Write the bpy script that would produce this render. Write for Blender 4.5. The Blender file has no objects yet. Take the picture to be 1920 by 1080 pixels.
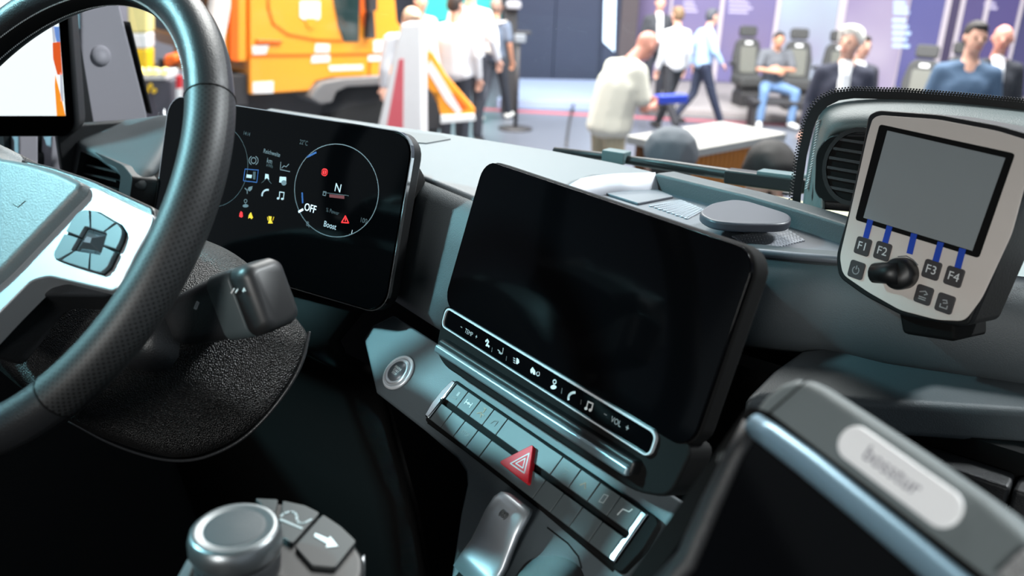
import bpy, bmesh, math, random
import numpy as np
from mathutils import Vector, Matrix
random.seed(7)
R = math.radians
A3 = lambda *v: np.array(v, float)

# ------------------------------------------------------------------ camera
FPX, CX, CY, EYE = 1600.0, 960.0, 540.0, A3(0, 0, 2.2)
up_c = A3(160, 4260, -1600); up_c /= np.linalg.norm(up_c)
fw_c = A3(0, 0, 1) - up_c * up_c[2]; fw_c /= np.linalg.norm(fw_c)
rt_c = np.cross(up_c, fw_c)
YAW = R(37)
Fw, Rw, Uw = A3(-math.sin(YAW), math.cos(YAW), 0), A3(math.cos(YAW), math.sin(YAW), 0), A3(0, 0, 1)
CM = np.outer(Rw, rt_c) + np.outer(Fw, fw_c) + np.outer(Uw, up_c)
cd = bpy.data.cameras.new('camera'); cam = bpy.data.objects.new('camera', cd)
bpy.context.scene.collection.objects.link(cam); bpy.context.scene.camera = cam
ax, ay, az = CM @ A3(1, 0, 0), CM @ A3(0, 1, 0), -(CM @ A3(0, 0, 1))
cam.matrix_world = Matrix([[ax[i], ay[i], az[i], EYE[i]] for i in range(3)] + [[0, 0, 0, 1]])
cd.sensor_width = 36; cd.lens = 36 * FPX / 1920; cd.clip_start = 0.02; cd.clip_end = 200
cd.dof.use_dof = True; cd.dof.focus_distance = 0.86; cd.dof.aperture_fstop = 5.0

# ------------------------------------------------------------------ light and exposure
sc = bpy.context.scene
sc.view_settings.view_transform = 'Standard'; sc.view_settings.look = 'None'
sc.view_settings.gamma = 1; sc.view_settings.use_curve_mapping = False
sc.view_settings.exposure = 0.0
wd = bpy.data.worlds.new('hall_ambient'); sc.world = wd; wd.use_nodes = True
wd.node_tree.nodes['Background'].inputs[0].default_value = (0.80, 0.90, 1.0, 1)
wd.node_tree.nodes['Background'].inputs[1].default_value = 0.6
def area(name, loc, target, size, power, col, spread=180):
    l = bpy.data.lights.new(name, 'AREA'); l.shape = 'DISK'; l.size = size; l.energy = power; l.color = col; l.spread = R(spread)
    o = bpy.data.objects.new(name, l); sc.collection.objects.link(o); o.location = loc
    o.rotation_euler = (Vector(target) - Vector(loc)).to_track_quat('-Z', 'Y').to_euler()
    return o
area('hall_spotlight', (-4.2, -1.8, 4.9), (-0.6, 0.4, 1.9), 0.40, 42, (0.40, 0.86, 0.96), 50)
area('rear_fill_lamp', (0.9, -5.0, 3.5), (-0.1, 0.5, 1.95), 1.4, 240, (1.0, 0.97, 0.94))  # unseen lamp added behind the cab to brighten surfaces facing back
area('hall_lamp_right', (2.2, 4.2, 6.0), (-0.5, 0.85, 1.95), 0.9, 30, (0.95, 0.98, 1.0), 40)
area('hall_lamp_front', (-3.0, 4.5, 6.5), (-3.0, 5.5, 0), 3.0, 600, (1.0, 0.98, 0.95))
area('hall_lamp_far', (-7.0, 8.0, 7.0), (-7.5, 10.0, 0), 4.0, 2000, (1.0, 0.98, 0.95))
area('hall_lamp_booth', (-1.5, 10.0, 7.0), (-2.0, 13.0, 0), 4.0, 1900, (1.0, 0.98, 0.97))

# ------------------------------------------------------------------ helpers: pixels to places
def ray(u, v): return CM @ A3((u - CX) / FPX, (CY - v) / FPX, 1.0)
def at(u, v, d): return EYE + ray(u, v) * d
def onpl(u, v, p0, n):
    r = ray(u, v); return EYE + r * (np.dot(p0 - EYE, n) / np.dot(r, n))
def onz(u, v, z): return onpl(u, v, A3(0, 0, z), Uw)
def onx(u, v, x): return onpl(u, v, A3(x, 0, 0), A3(1, 0, 0))
def ony(u, v, y): return onpl(u, v, A3(0, y, 0), A3(0, 1, 0))
class Fr:
    def __init__(s, o, ex, ey):
        s.o = A3(*o); s.ex = A3(*ex); s.ex /= np.linalg.norm(s.ex)
        ey = A3(*ey); ey = ey - s.ex * (ey @ s.ex); s.ey = ey / np.linalg.norm(ey); s.n = np.cross(s.ex, s.ey)
    def px(s, u, v, h=0.0):
        p = onpl(u, v, s.o + s.n * h, s.n) - s.o
        return (p @ s.ex, p @ s.ey)
    def w(s, x, y, z=0.0): return s.o + s.ex * x + s.ey * y + s.n * z
    def at(s, x, y, z=0.0, rot=0.0):
        c, q = math.cos(rot), math.sin(rot)
        return Fr(s.w(x, y, z), s.ex * c + s.ey * q, s.ey * c - s.ex * q)
def recl(o, yaw, r):
    y, r = R(yaw), R(r)
    return Fr(o, (math.cos(y), -math.sin(y), 0), math.cos(r) * Uw + math.sin(r) * A3(math.sin(y), math.cos(y), 0))
def facing(u, v, d, az):          # upright plane; az = heading of its right-hand side, degrees right of the view
    a = R(az); return Fr(at(u, v, d), Fw * math.cos(a) + Rw * math.sin(a), Uw)

# ------------------------------------------------------------------ helpers: materials
def lin(c):
    c = [x / 255.0 for x in c[:3]]
    return tuple((x / 12.92 if x <= 0.04045 else ((x + 0.055) / 1.055) ** 2.4) for x in c) + (1,)
MATS = {}
def mat(name, col, rough=0.5, metal=0.0, var=0.06, bump=0.0, scale=40.0, spec=0.5, emit=0.0, kind='noise', coat=0.0):
    if name in MATS: return MATS[name]
    m = bpy.data.materials.new(name); m.use_nodes = True; nt = m.node_tree; b = nt.nodes['Principled BSDF']
    c = lin(col)
    b.inputs['Roughness'].default_value = rough; b.inputs['Metallic'].default_value = metal
    b.inputs['Specular IOR Level'].default_value = spec; b.inputs['Coat Weight'].default_value = coat
    tc = nt.nodes.new('ShaderNodeTexCoord')
    tx = nt.nodes.new('ShaderNodeTexNoise' if kind == 'noise' else 'ShaderNodeTexVoronoi')
    tx.inputs['Scale'].default_value = scale
    if kind == 'noise': tx.inputs['Detail'].default_value = 3
    nt.links.new(tc.outputs['Object'], tx.inputs['Vector'])
    fac = tx.outputs[0]
    rp = nt.nodes.new('ShaderNodeMix'); rp.data_type = 'RGBA'
    rp.inputs['A'].default_value = tuple(x * (1 - var) for x in c[:3]) + (1,)
    rp.inputs['B'].default_value = tuple(min(1, x * (1 + var)) for x in c[:3]) + (1,)
    nt.links.new(fac, rp.inputs['Factor']); nt.links.new(rp.outputs['Result'], b.inputs['Base Color'])
    if bump:
        bp = nt.nodes.new('ShaderNodeBump'); bp.inputs['Strength'].default_value = bump; bp.inputs['Distance'].default_value = 0.002
        nt.links.new(fac, bp.inputs['Height']); nt.links.new(bp.outputs['Normal'], b.inputs['Normal'])
    if emit:
        b.inputs['Emission Color'].default_value = c; b.inputs['Emission Strength'].default_value = emit
    MATS[name] = m; return m
def glass_mat(name, tint, refl):
    m = bpy.data.materials.new(name); m.use_nodes = True; nt = m.node_tree; nt.nodes.remove(nt.nodes['Principled BSDF'])
    out = nt.nodes['Material Output']; t = nt.nodes.new('ShaderNodeBsdfTransparent'); g = nt.nodes.new('ShaderNodeBsdfGlossy')
    t.inputs[0].default_value = tint; g.inputs['Roughness'].default_value = 0.02
    lw = nt.nodes.new('ShaderNodeLayerWeight'); lw.inputs['Blend'].default_value = 0.5
    pw = nt.nodes.new('ShaderNodeMath'); pw.operation = 'POWER'; pw.inputs[1].default_value = 4.0; nt.links.new(lw.outputs['Facing'], pw.inputs[0])
    fr = nt.nodes.new('ShaderNodeMath'); fr.operation = 'MULTIPLY_ADD'; fr.inputs[1].default_value = refl; fr.inputs[2].default_value = 0.015; nt.links.new(pw.outputs[0], fr.inputs[0])
    mx = nt.nodes.new('ShaderNodeMixShader'); nt.links.new(fr.outputs[0], mx.inputs[0])
    nt.links.new(t.outputs[0], mx.inputs[1]); nt.links.new(g.outputs[0], mx.inputs[2]); nt.links.new(mx.outputs[0], out.inputs[0])
    return m
def perforated(name, col):
    m = mat(name, col, 0.5, 0, 0.05); nt = m.node_tree; b = nt.nodes['Principled BSDF']
    uv = nt.nodes.new('ShaderNodeUVMap'); sep = nt.nodes.new('ShaderNodeSeparateXYZ'); nt.links.new(uv.outputs[0], sep.inputs[0])
    def M_(op, a, bb=None, v=None):
        n = nt.nodes.new('ShaderNodeMath'); n.operation = op; nt.links.new(a, n.inputs[0])
        if bb is not None: nt.links.new(bb, n.inputs[1])
        if v is not None: n.inputs[1].default_value = v
        return n.outputs[0]
    def dots(off):
        x = M_('SUBTRACT', M_('FRACT', M_('ADD', sep.outputs[0], v=off)), v=0.5)
        y = M_('SUBTRACT', M_('FRACT', M_('ADD', sep.outputs[1], v=off)), v=0.5)
        return M_('SQRT', M_('ADD', M_('MULTIPLY', x, x), M_('MULTIPLY', y, y)))
    d = M_('MINIMUM', dots(0.0), dots(0.5))
    hole = M_('LESS_THAN', d, v=0.2)
    old = b.inputs['Base Color'].links[0].from_socket
    mx = nt.nodes.new('ShaderNodeMix'); mx.data_type = 'RGBA'
    nt.links.new(hole, mx.inputs['Factor']); nt.links.new(old, mx.inputs['A']); mx.inputs['B'].default_value = (0.002, 0.002, 0.002, 1)
    nt.links.new(mx.outputs['Result'], b.inputs['Base Color'])
    bp = nt.nodes.new('ShaderNodeBump'); bp.inputs['Strength'].default_value = 0.6; bp.inputs['Distance'].default_value = 0.001; bp.invert = True
    nt.links.new(hole, bp.inputs['Height']); nt.links.new(bp.outputs['Normal'], b.inputs['Normal'])
    return m

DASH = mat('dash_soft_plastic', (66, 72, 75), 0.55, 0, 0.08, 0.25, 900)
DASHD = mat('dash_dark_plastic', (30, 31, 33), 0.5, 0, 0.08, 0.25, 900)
DTOP = mat('dash_top_sheen', (94, 101, 105), 0.5, 0, 0.08, 0.2, 900)  # dash plastic painted lighter to stand in for grazing sheen
FASC = mat('fascia_plastic', (72, 80, 84), 0.5, 0, 0.05, 0.15, 1200)
BLK = mat('black_plastic', (14, 14, 15), 0.45, 0, 0.1)
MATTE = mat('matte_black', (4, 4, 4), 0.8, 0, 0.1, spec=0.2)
LEATHER = mat('smooth_leather', (32, 33, 35), 0.38, 0, 0.08, 0.2, 700)
GRAIN = mat('coarse_grain_leather', (13, 12, 12), 0.42, 0, 0.2, 0.9, 750, kind='voronoi')
PERF = perforated('perforated_leather', (36, 37, 38))
SILVER = mat('satin_silver', (200, 204, 208), 0.34, 0.65, 0.03)
CHROME = mat('chrome', (225, 228, 230), 0.12, 1.0, 0.02)
GLOSS = mat('screen_black_glass', (4, 4, 5), 0.08, 0, 0.02, spec=0.10)
BTN = mat('button_grey_rubber', (70, 78, 80), 0.5, 0, 0.06)
SWB = mat('wheel_button_grey', (84, 95, 99), 0.4, 0, 0.04)
WHITE_P = mat('print_white', (205, 208, 208), 0.6, 0, 0.02)
GREY_P = mat('print_grey', (150, 152, 152), 0.6, 0, 0.02)
DIM_P = mat('print_dim', (95, 98, 98), 0.6, 0, 0.02)
E_W = mat('lit_white', (190, 195, 200), 0.6, 0, 0.02, emit=0.42)
E_B = mat('lit_bright', (225, 240, 250), 0.6, 0, 0.02, emit=0.95)
E_G = mat('lit_dim', (104, 109, 114), 0.6, 0, 0.02, emit=0.36)
E_DG = mat('lit_faint', (58, 62, 66), 0.6, 0, 0.02, emit=0.4)
E_R = mat('lit_red', (235, 25, 30), 0.6, 0, 0.02, emit=0.9)
E_DR = mat('lit_dark_red', (90, 8, 10), 0.6, 0, 0.02, emit=0.6)
E_Y = mat('lit_yellow', (225, 180, 25), 0.6, 0, 0.02, emit=0.8)
E_BL = mat('lit_blue', (30, 70, 130), 0.6, 0, 0.02, emit=0.6)
RED = mat('hazard_red', (200, 22, 38), 0.55, 0, 0.04)
WARM = mat('monitor_warm_grey', (204, 195, 188), 0.5, 0, 0.03)
MON = mat('monitor_dark_case', (44, 43, 42), 0.5, 0, 0.06, 0.1, 400)
LCD = mat('lcd_grey', (132, 138, 140), 0.35, 0, 0.02)
BLUE = mat('blue_marking', (28, 66, 170), 0.5, 0, 0.03)
TABL = mat('tablet_grey_case', (106, 114, 115), 0.55, 0, 0.05, 0.1, 600)
TABB = mat('tablet_bezel_silver', (140, 172, 190), 0.35, 0.5, 0.03)
PILLAR = mat('pillar_fabric', (162, 159, 167), 0.75, 0, 0.06, 0.2, 800)
ROOF = mat('roof_lining', (58, 58, 60), 0.9, 0, 0.06, 0.2, 500)
BEIGE = mat('beige_seal', (176, 172, 140), 0.7, 0, 0.08, 0.3, 500)
GLASS = glass_mat('windscreen_glass', (0.965, 0.98, 0.98, 1), 0.45)
FRIT = mat('frit_black', (6, 6, 7), 0.5, 0, 0.05)
STITCH = mat('stitch_thread', (225, 225, 225), 0.7, 0, 0.05)

# ------------------------------------------------------------------ helpers: objects
COL = sc.collection
def empty(name, loc, label, cat, group=None):
    o = bpy.data.objects.new(name, None); COL.objects.link(o); o.location = tuple(loc); o.empty_display_size = 0.05
    o['label'] = label; o['category'] = cat
    if group: o['group'] = group
    return o
def tag(o, label, cat, group=None):
    o['label'] = label; o['category'] = cat
    if group: o['group'] = group
    return o
def origin_of(o):
    p = Vector((0, 0, 0)); q = o
    while q is not None: p = p + q.location; q = q.parent
    return p
def link(name, me, m, parent=None, origin=None):
    o = bpy.data.objects.new(name, me); COL.objects.link(o)
    for mm in (m if isinstance(m, (list, tuple)) else [m]): me.materials.append(mm)
    if origin is None and len(me.vertices):
        n = len(me.vertices); a = np.empty(n * 3); me.vertices.foreach_get('co', a); a = a.reshape(-1, 3)
        origin = (a.min(0) + a.max(0)) / 2
        me.transform(Matrix.Translation([-x for x in origin]))
    o.location = tuple(origin) if origin is not None else (0, 0, 0)
    if parent is not None:
        o.parent = parent; o.location = Vector(o.location) - origin_of(parent)
    return o
def mesh(name, verts, faces, m, parent=None, smooth=False, bevel=0.0, seg=2, solid=0.0, subsurf=0, midx=None):
    me = bpy.data.meshes.new(name); me.from_pydata([tuple(map(float, v)) for v in verts], [], [tuple(f) for f in faces])
    if midx: me.polygons.foreach_set('material_index', midx)
    bm = bmesh.new(); bm.from_mesh(me); bmesh.ops.recalc_face_normals(bm, faces=bm.faces); bm.to_mesh(me); bm.free()
    if smooth or bevel: me.polygons.foreach_set('use_smooth', [True] * len(me.polygons))
    o = link(name, me, m, parent)
    if solid:
        s = o.modifiers.new('solid', 'SOLIDIFY'); s.thickness = solid; s.offset = -1
    if subsurf:
        s = o.modifiers.new('sub', 'SUBSURF'); s.levels = s.render_levels = subsurf
    if bevel:
        b = o.modifiers.new('bevel', 'BEVEL'); b.width = bevel; b.segments = seg; b.limit_method = 'ANGLE'; b.angle_limit = R(38); b.harden_normals = True
    return o
def prism(name, fr, poly, z0, z1, m, parent=None, bevel=0.0, seg=2, taper=1.0):
    n = len(poly); P = np.array(poly, float); c = P.mean(0)
    area2 = sum(P[i][0] * P[(i + 1) % n][1] - P[(i + 1) % n][0] * P[i][1] for i in range(n))
    if area2 < 0: P = P[::-1]
    V = [fr.w(x, y, z0) for x, y in P] + [fr.w(c[0] + (x - c[0]) * taper, c[1] + (y - c[1]) * taper, z1) for x, y in P]
    F = [tuple(range(n))[::-1], tuple(range(n, 2 * n))] + [(i, (i + 1) % n, n + (i + 1) % n, n + i) for i in range(n)]
    return mesh(name, V, F, m, parent, bevel=bevel, seg=seg)
def rrect(x0, y0, x1, y1, r, n=5):
    P = []
    for cx, cy, a in ((x1 - r, y1 - r, 0), (x0 + r, y1 - r, 90), (x0 + r, y0 + r, 180), (x1 - r, y0 + r, 270)):
        for i in range(n + 1):
            t = R(a + 90.0 * i / n); P.append((cx + r * math.cos(t), cy + r * math.sin(t)))
    return P
def rounded(poly, r, n=4):
    out = []; k = len(poly)
    for i in range(k):
        p, a, b = np.array(poly[i]), np.array(poly[i - 1]), np.array(poly[(i + 1) % k])
        u, v = a - p, b - p; lu, lv = np.linalg.norm(u), np.linalg.norm(v); t = min(r, lu * 0.45, lv * 0.45)
        s, e = p + u / lu * t, p + v / lv * t
        for j in range(n + 1):
            f = j / n; out.append(tuple((1 - f) ** 2 * s + 2 * f * (1 - f) * p + f * f * e))
    return out
def ring(name, fr, outer, inner, z0, z1, m, parent=None, bevel=0.0):
    n = len(outer)
    V = [fr.w(x, y, z0) for x, y in outer] + [fr.w(x, y, z0) for x, y in inner] + [fr.w(x, y, z1) for x, y in outer] + [fr.w(x, y, z1) for x, y in inner]
    F = []
    for i in range(n):
        j = (i + 1) % n
        F += [(i, j, n + j, n + i), (2 * n + i, 2 * n + j, 3 * n + j, 3 * n + i), (i, j, 2 * n + j, 2 * n + i), (n + i, n + j, 3 * n + j, 3 * n + i)]
    return mesh(name, V, F, m, parent, bevel=bevel)
def circle(cx, cy, r, n=32, ry=None): return [(cx + r * math.cos(2 * math.pi * i / n), cy + (ry or r) * math.sin(2 * math.pi * i / n)) for i in range(n)]
def tube(name, pts, r, m, parent=None, n=12, closed=False, uv=None, flat=None):
    P = [A3(*p) for p in pts]; k = len(P); rr = r if isinstance(r, (list, tuple, np.ndarray)) else [r] * k
    V, F = [], []; prev = None
    for i in range(k):
        a = P[(i - 1) % k] if (closed or i > 0) else P[i]; b = P[(i + 1) % k] if (closed or i < k - 1) else P[i]
        t = (b - a) / np.linalg.norm(b - a)
        if prev is None:
            x = np.cross(t, A3(0.31, 0.2, 0.93)); x /= np.linalg.norm(x)
        else:
            x = prev - t * (prev @ t); x /= np.linalg.norm(x)
        prev = x; y = np.cross(t, x)
        for j in range(n):
            th = 2 * math.pi * j / n; V.append(P[i] + rr[i] * (math.cos(th) * x + math.sin(th) * y))
    for i in range(k if closed else k - 1):
        for j in range(n):
            F.append((i * n + j, i * n + (j + 1) % n, ((i + 1) % k) * n + (j + 1) % n, ((i + 1) % k) * n + j))
    if not closed: F += [tuple(range(n))[::-1], tuple(range((k - 1) * n, k * n))]
    return mesh(name, V, F, m, parent, smooth=True)
def loft(name, rows, m, parent=None, close_u=False, caps=False, smooth=True, solid=0.0, subsurf=0):
    k, n = len(rows), len(rows[0]); V = [p for r_ in rows for p in r_]; F = []
    for i in range(k - 1):
        for j in range(n if close_u else n - 1):
            F.append((i * n + j, i * n + (j + 1) % n, (i + 1) * n + (j + 1) % n, (i + 1) * n + j))
    if caps: F += [tuple(range(n))[::-1], tuple(range((k - 1) * n, k * n))]
    return mesh(name, V, F, m, parent, smooth=smooth, solid=solid, subsurf=subsurf)
def lathe(name, fr, prof, m, parent=None, n=40):       # prof: (radius, height along the normal)
    rows = [[fr.w(r_ * math.cos(2 * math.pi * i / n), r_ * math.sin(2 * math.pi * i / n), h) for i in range(n)] for r_, h in prof]
    return loft(name, rows, m, parent, close_u=True, caps=True)
def box(name, fr, x0, y0, z0, x1, y1, z1, m, parent=None, bevel=0.0): return prism(name, fr, [(x0, y0), (x1, y0), (x1, y1), (x0, y1)], z0, z1, m, parent, bevel)
def ribbon(name, fr, lines, w, m, parent=None, z=0.0, th=0.0002):   # flat printed strokes, thin solids
    V, F = [], []
    for pts in lines:
        pts = [np.array(p, float) for p in pts]
        for a, b in zip(pts[:-1], pts[1:]):
            L = np.linalg.norm(b - a)
            if L < 1e-9: continue
            t = (b - a) / L; nn = np.array([-t[1], t[0]]) * w / 2; a2, b2 = a - t * w * 0.3, b + t * w * 0.3
            q = [a2 + nn, a2 - nn, b2 - nn, b2 + nn]; k = len(V)
            V += [fr.w(x, y, z) for x, y in q] + [fr.w(x, y, z + th) for x, y in q]
            F += [(k, k + 1, k + 2, k + 3), (k + 7, k + 6, k + 5, k + 4)] + [(k + i, k + 4 + i, k + 4 + (i + 1) % 4, k + (i + 1) % 4) for i in range(4)]
    return mesh(name, V, F, m, parent)
def text(name, s, fr, x, y, size, m, parent=None, z=0.0004, rot=0.0, align='CENTER', sx=1.0):
    c = bpy.data.curves.new(name, 'FONT'); c.body = s; c.size = size; c.align_x = align; c.align_y = 'CENTER'; c.resolution_u = 3
    t = bpy.data.objects.new(name, c); COL.objects.link(t)
    me = bpy.data.meshes.new_from_object(t.evaluated_get(bpy.context.evaluated_depsgraph_get()))
    bpy.data.objects.remove(t); me.name = name; me.materials.clear()
    f = fr.at(x, y, z, rot)
    me.transform(Matrix([[f.ex[i] * sx, f.ey[i], f.n[i], f.o[i]] for i in range(3)] + [[0, 0, 0, 1]]))
    o = link(name, me, m, parent)
    sd = o.modifiers.new('solid', 'SOLIDIFY'); sd.thickness = 0.0001
    return o
def struct(o): o['kind'] = 'structure'; return o

# frames of the main surfaces
S = recl(at(905, 305, 0.844), 16, 18)                       # centre display
T = recl(onpl(855, 718, S.o - S.n * 0.01, S.n), 15, 47)     # sloping switch console
CL = recl(at(765, 255, 0.916), -6, 16)                      # instrument display
W_a, W_b = R(36.0), 0.075
W_n = A3(math.sin(W_b) * math.cos(W_a), -math.cos(W_b) * math.cos(W_a), math.sin(W_a))
_wx = -np.cross(W_n, Uw); W = Fr((-0.7606, 0.3071, 2.004), _wx, np.cross(W_n, _wx)); WR = 0.21
V0 = Fr((0, 0, 0), (1, 0, 0), (0, 1, 0))                    # plan view, heights along z
FX = Fr((0, 0, 0), (1, 0, 0), (0, 0, 1))                    # facing the back of the cab, n = -Y
SIDE = Fr((0, 0, 0), (0, 1, 0), (0, 0, 1))                  # n = +X

# ================================================================== SETTING: the hall
HFLOOR = mat('hall_floor', (92, 96, 106), 0.32, 0, 0.10, 0, 0.6)
LINE_R = mat('floor_line_red', (170, 90, 100), 0.5)
g0 = at(940, 300, 1)
o = mesh('floor', [(-40, -6, 0), (25, -6, 0), (25, 40, 0), (-40, 40, 0)], [(0, 1, 2, 3)], HFLOOR); struct(o)
ga, gb = onz(905, 205, 0), onz(1500, 236, 0)
LD = gb - ga; LD[2] = 0; LD /= np.linalg.norm(LD)           # direction the booths run in
LN = A3(-LD[1], LD[0], 0)                                   # away from the truck
def strip(name, a, b, w, z, m):
    return mesh(name, [a - LN * w / 2 + Uw * z, b - LN * w / 2 + Uw * z, b + LN * w / 2 + Uw * z, a + LN * w / 2 + Uw * z], [(0, 1, 2, 3)], m, solid=0.003)
o = strip('trim_1', ga - LD * 3, gb + LD * 6, 0.25, 0.004, LINE_R); struct(o)
HALLW = mat('hall_wall', (150, 152, 160), 0.9)
o = box('wall_back', Fr((-6, 32, 0), (1, 0, 0), (0, 0, 1)), -40, 0, -0.3, 40, 12, 0, HALLW); struct(o)
o = box('wall_left', Fr((-26, 10, 0), (0, 1, 0), (0, 0, 1)), -30, 0, -0.3, 30, 12, 0, HALLW); struct(o)

# ================================================================== SETTING: the cab shell
def struct_box(name, x0, y0, z0, x1, y1, z1, m): return struct(box(name, V0, x0, y0, z0, x1, y1, z1, m))
struct_box('ceiling', -1.46, -1.1, 2.86, 1.2, 0.86, 2.92, ROOF)
rw = struct_box('wall_rear', -1.46, -1.16, 0.85, 1.2, -1.1, 1.95, ROOF)
box('upper_panel', V0, -1.46, -1.16, 2.62, 1.2, -1.1, 2.92, ROOF, rw); box('side_panel', V0, -1.46, -1.16, 1.95, -0.35, -1.1, 2.62, ROOF, rw); box('side_panel', V0, 1.05, -1.16, 1.95, 1.2, -1.1, 2.62, ROOF, rw)
box('window_pane', V0, -0.35, -1.135, 1.95, 1.05, -1.13, 2.62, GLASS, rw)  # unseen rear window, added so light reaches the cab from behind
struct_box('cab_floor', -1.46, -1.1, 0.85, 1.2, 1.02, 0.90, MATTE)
struct_box('wall_front', -1.40, 1.00, 0.85, 1.14, 1.03, 1.90, MATTE)
def door(name, x, t, y0, y1, sill):
    d = struct(box(name, SIDE, y0, 0.87, x, y1, sill, x + t, DASHD, None, 0.01))
    return d
dl = door('door_1', -1.46, 0.06, -1.1, 0.84, 1.90)
box('window_frame', SIDE, -1.1, 1.90, -1.46, -0.62, 2.86, -1.40, ROOF, dl, 0.01)
gp = mesh('window_pane', [(-1.43, -0.62, 1.90), (-1.43, 0.76, 1.90), (-1.43, 0.70, 2.86), (-1.43, -0.62, 2.86)], [(0, 1, 2, 3)], GLASS, dl, solid=0.004)
# door frame pieces seen under the camera monitor
prism('window_post', SIDE, [SIDE.px(u, v, -1.40) for u, v in ((26, 250), (64, 250), (64, 345), (28, 345))], -1.42, -1.385, PILLAR, dl, 0.004)
prism('window_post', SIDE, [SIDE.px(u, v, -1.40) for u, v in ((85, 250), (110, 250), (117, 325), (82, 330))], -1.42, -1.38, PILLAR, dl, 0.004)
prism('window_seal', SIDE, [SIDE.px(u, v, -1.41) for u, v in ((62, 250), (88, 250), (84, 340), (62, 340))], -1.43, -1.41, BLK, dl)
prism('window_seal', SIDE, [SIDE.px(u, v, -1.41) for u, v in ((6, 250), (28, 250), (30, 345), (14, 345))], -1.43, -1.41, BLK, dl)
dr = door('door_2', 1.14, 0.06, -1.1, 0.84, 1.25)
mesh('window_pane', [(1.17, -1.0, 1.25), (1.17, 0.80, 1.25), (1.17, 0.72, 2.86), (1.17, -1.0, 2.86)], [(0, 1, 2, 3)], GLASS, dr, solid=0.004)
# windscreen, bent round at both ends
plan = [(-1.44, 0.84), (-1.38, 0.93), (-1.26, 1.0), (-1.0, 1.035), (0.70, 1.035), (0.96, 1.0), (1.08, 0.93), (1.15, 0.84)]
rows = [[A3(x, y - 0.13 * (z - 1.9), z) for x, y in plan] for z in (1.86, 2.2, 2.55, 2.92)]
ws = struct(loft('window_1', rows, GLASS, solid=0.006))
def gl(u, v):                       # point on the inner face of the windscreen's flat part
    n = A3(0, -1, -0.13); n /= np.linalg.norm(n); return onpl(u, v, A3(0, 1.024, 1.9), n)
Gf = Fr(gl(1490, 370), (1, 0, 0), (0, -0.13, 1))
band_o = [(1484, 400), (1487, 365), (1497, 290), (1510, 230), (1522, 203), (1540, 184), (1566, 173), (1600, 169), (1700, 172), (1800, 180), (1960, 196), (2300, 236), (3000, 330)]
band_i = [(1500, 400), (1502, 368), (1513, 292), (1525, 240), (1536, 216), (1552, 199), (1574, 188), (1602, 184), (1700, 187), (1800, 196), (1960, 213), (2300, 255), (3000, 352)]
prism('frit_band', Gf, [Gf.px(*p) for p in band_o] + [Gf.px(*p) for p in band_i[::-1]], 0.0, 0.001, FRIT, ws)
V, F = [], []
for k, (p, q) in enumerate(zip(band_o[:-1], band_o[1:])):
    n_ = max(2, int(math.dist(p, q) / 5.5))
    for i in range(n_):
        u, v = p[0] + (q[0] - p[0]) * i / n_, p[1] + (q[1] - p[1]) * i / n_
        L = math.dist(p, q); nx, ny = (q[1] - p[1]) / L, -(q[0] - p[0]) / L
        for rank, rad in ((2.0, 2.2), (6.0, 1.5)):
            sh = 0.5 * (rank > 3)
            uu, vv = u - (-nx) * rank * -1 + 0, v + ny * rank
            uu = u - abs(nx) * rank + sh * (q[0] - p[0]) / n_; vv = v - abs(ny) * rank + sh * (q[1] - p[1]) / n_
            x, y = Gf.px(uu, vv); r_ = rad / 1600 * 1.15; b0 = len(V)
            V += [Gf.w(x + r_ * math.cos(t), y + r_ * math.sin(t), z) for z in (0.0, 0.0008) for t in (0, 1.05, 2.09, 3.14, 4.19, 5.24)]
            F += [tuple(range(b0 + 6, b0 + 12)), tuple(range(b0, b0 + 6))[::-1]] + [(b0 + i2, b0 + (i2 + 1) % 6, b0 + 6 + (i2 + 1) % 6, b0 + 6 + i2) for i2 in range(6)]
o = mesh('frit_dots', V, F, FRIT, ws); o['kind'] = 'stuff'
# driver's A-pillar trim
pp = [(152, 262), (150, 45), (148, -60), (120, -330), (170, -330), (207, -70), (235, 45), (277, 212), (282, 262)]
pl_ = struct(prism('trim_2', SIDE, [SIDE.px(u, v, -1.40) for u, v in pp], -1.45, -1.40, PILLAR, None, 0.006))
cf = SIDE.at(*SIDE.px(189, 104, -1.40), -1.40)
lathe('screw_cover', cf, [(0.0, -0.004), (0.0165, -0.004), (0.0165, 0.001), (0.0155, 0.0028), (0.010, 0.0042), (0.0, 0.0046)], PILLAR, pl_)
prism('edge_seal', SIDE, [SIDE.px(u, v, -1.41) for u, v in ((234, 40), (237, 40), (279, 212), (276, 212))], -1.44, -1.398, FRIT, pl_)
prism('rear_strip', SIDE, [SIDE.px(u, v, -1.385) for u, v in ((138, 40), (146, 40), (178, 235), (172, 250), (150, 250))], -1.44, -1.385, DASHD, pl_, 0.003)
tube('release_pin', [at(143, 86, 1.5), at(150, 135, 1.5)], 0.0035, PILLAR, pl_)
# right-hand pillar closing the corner outside the picture
struct_box('trim_3', 1.10, 0.78, 1.2, 1.17, 0.90, 2.9, PILLAR)
# outer cowl under the windscreen
cw = struct(box('trim_4', V0, -1.3, 1.045, 1.86, 1.05, 1.22, 1.885, mat('cowl_grey', (120, 134, 134), 0.5), None, 0.006))
for u, v in ((1372, 352), (1478, 362)):
    c_ = onz(u, v, 1.887); box('cowl_slot', V0, c_[0] - 0.008, c_[1] - 0.005, 1.885, c_[0] + 0.008, c_[1] + 0.005, 1.888, FRIT, cw)

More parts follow.
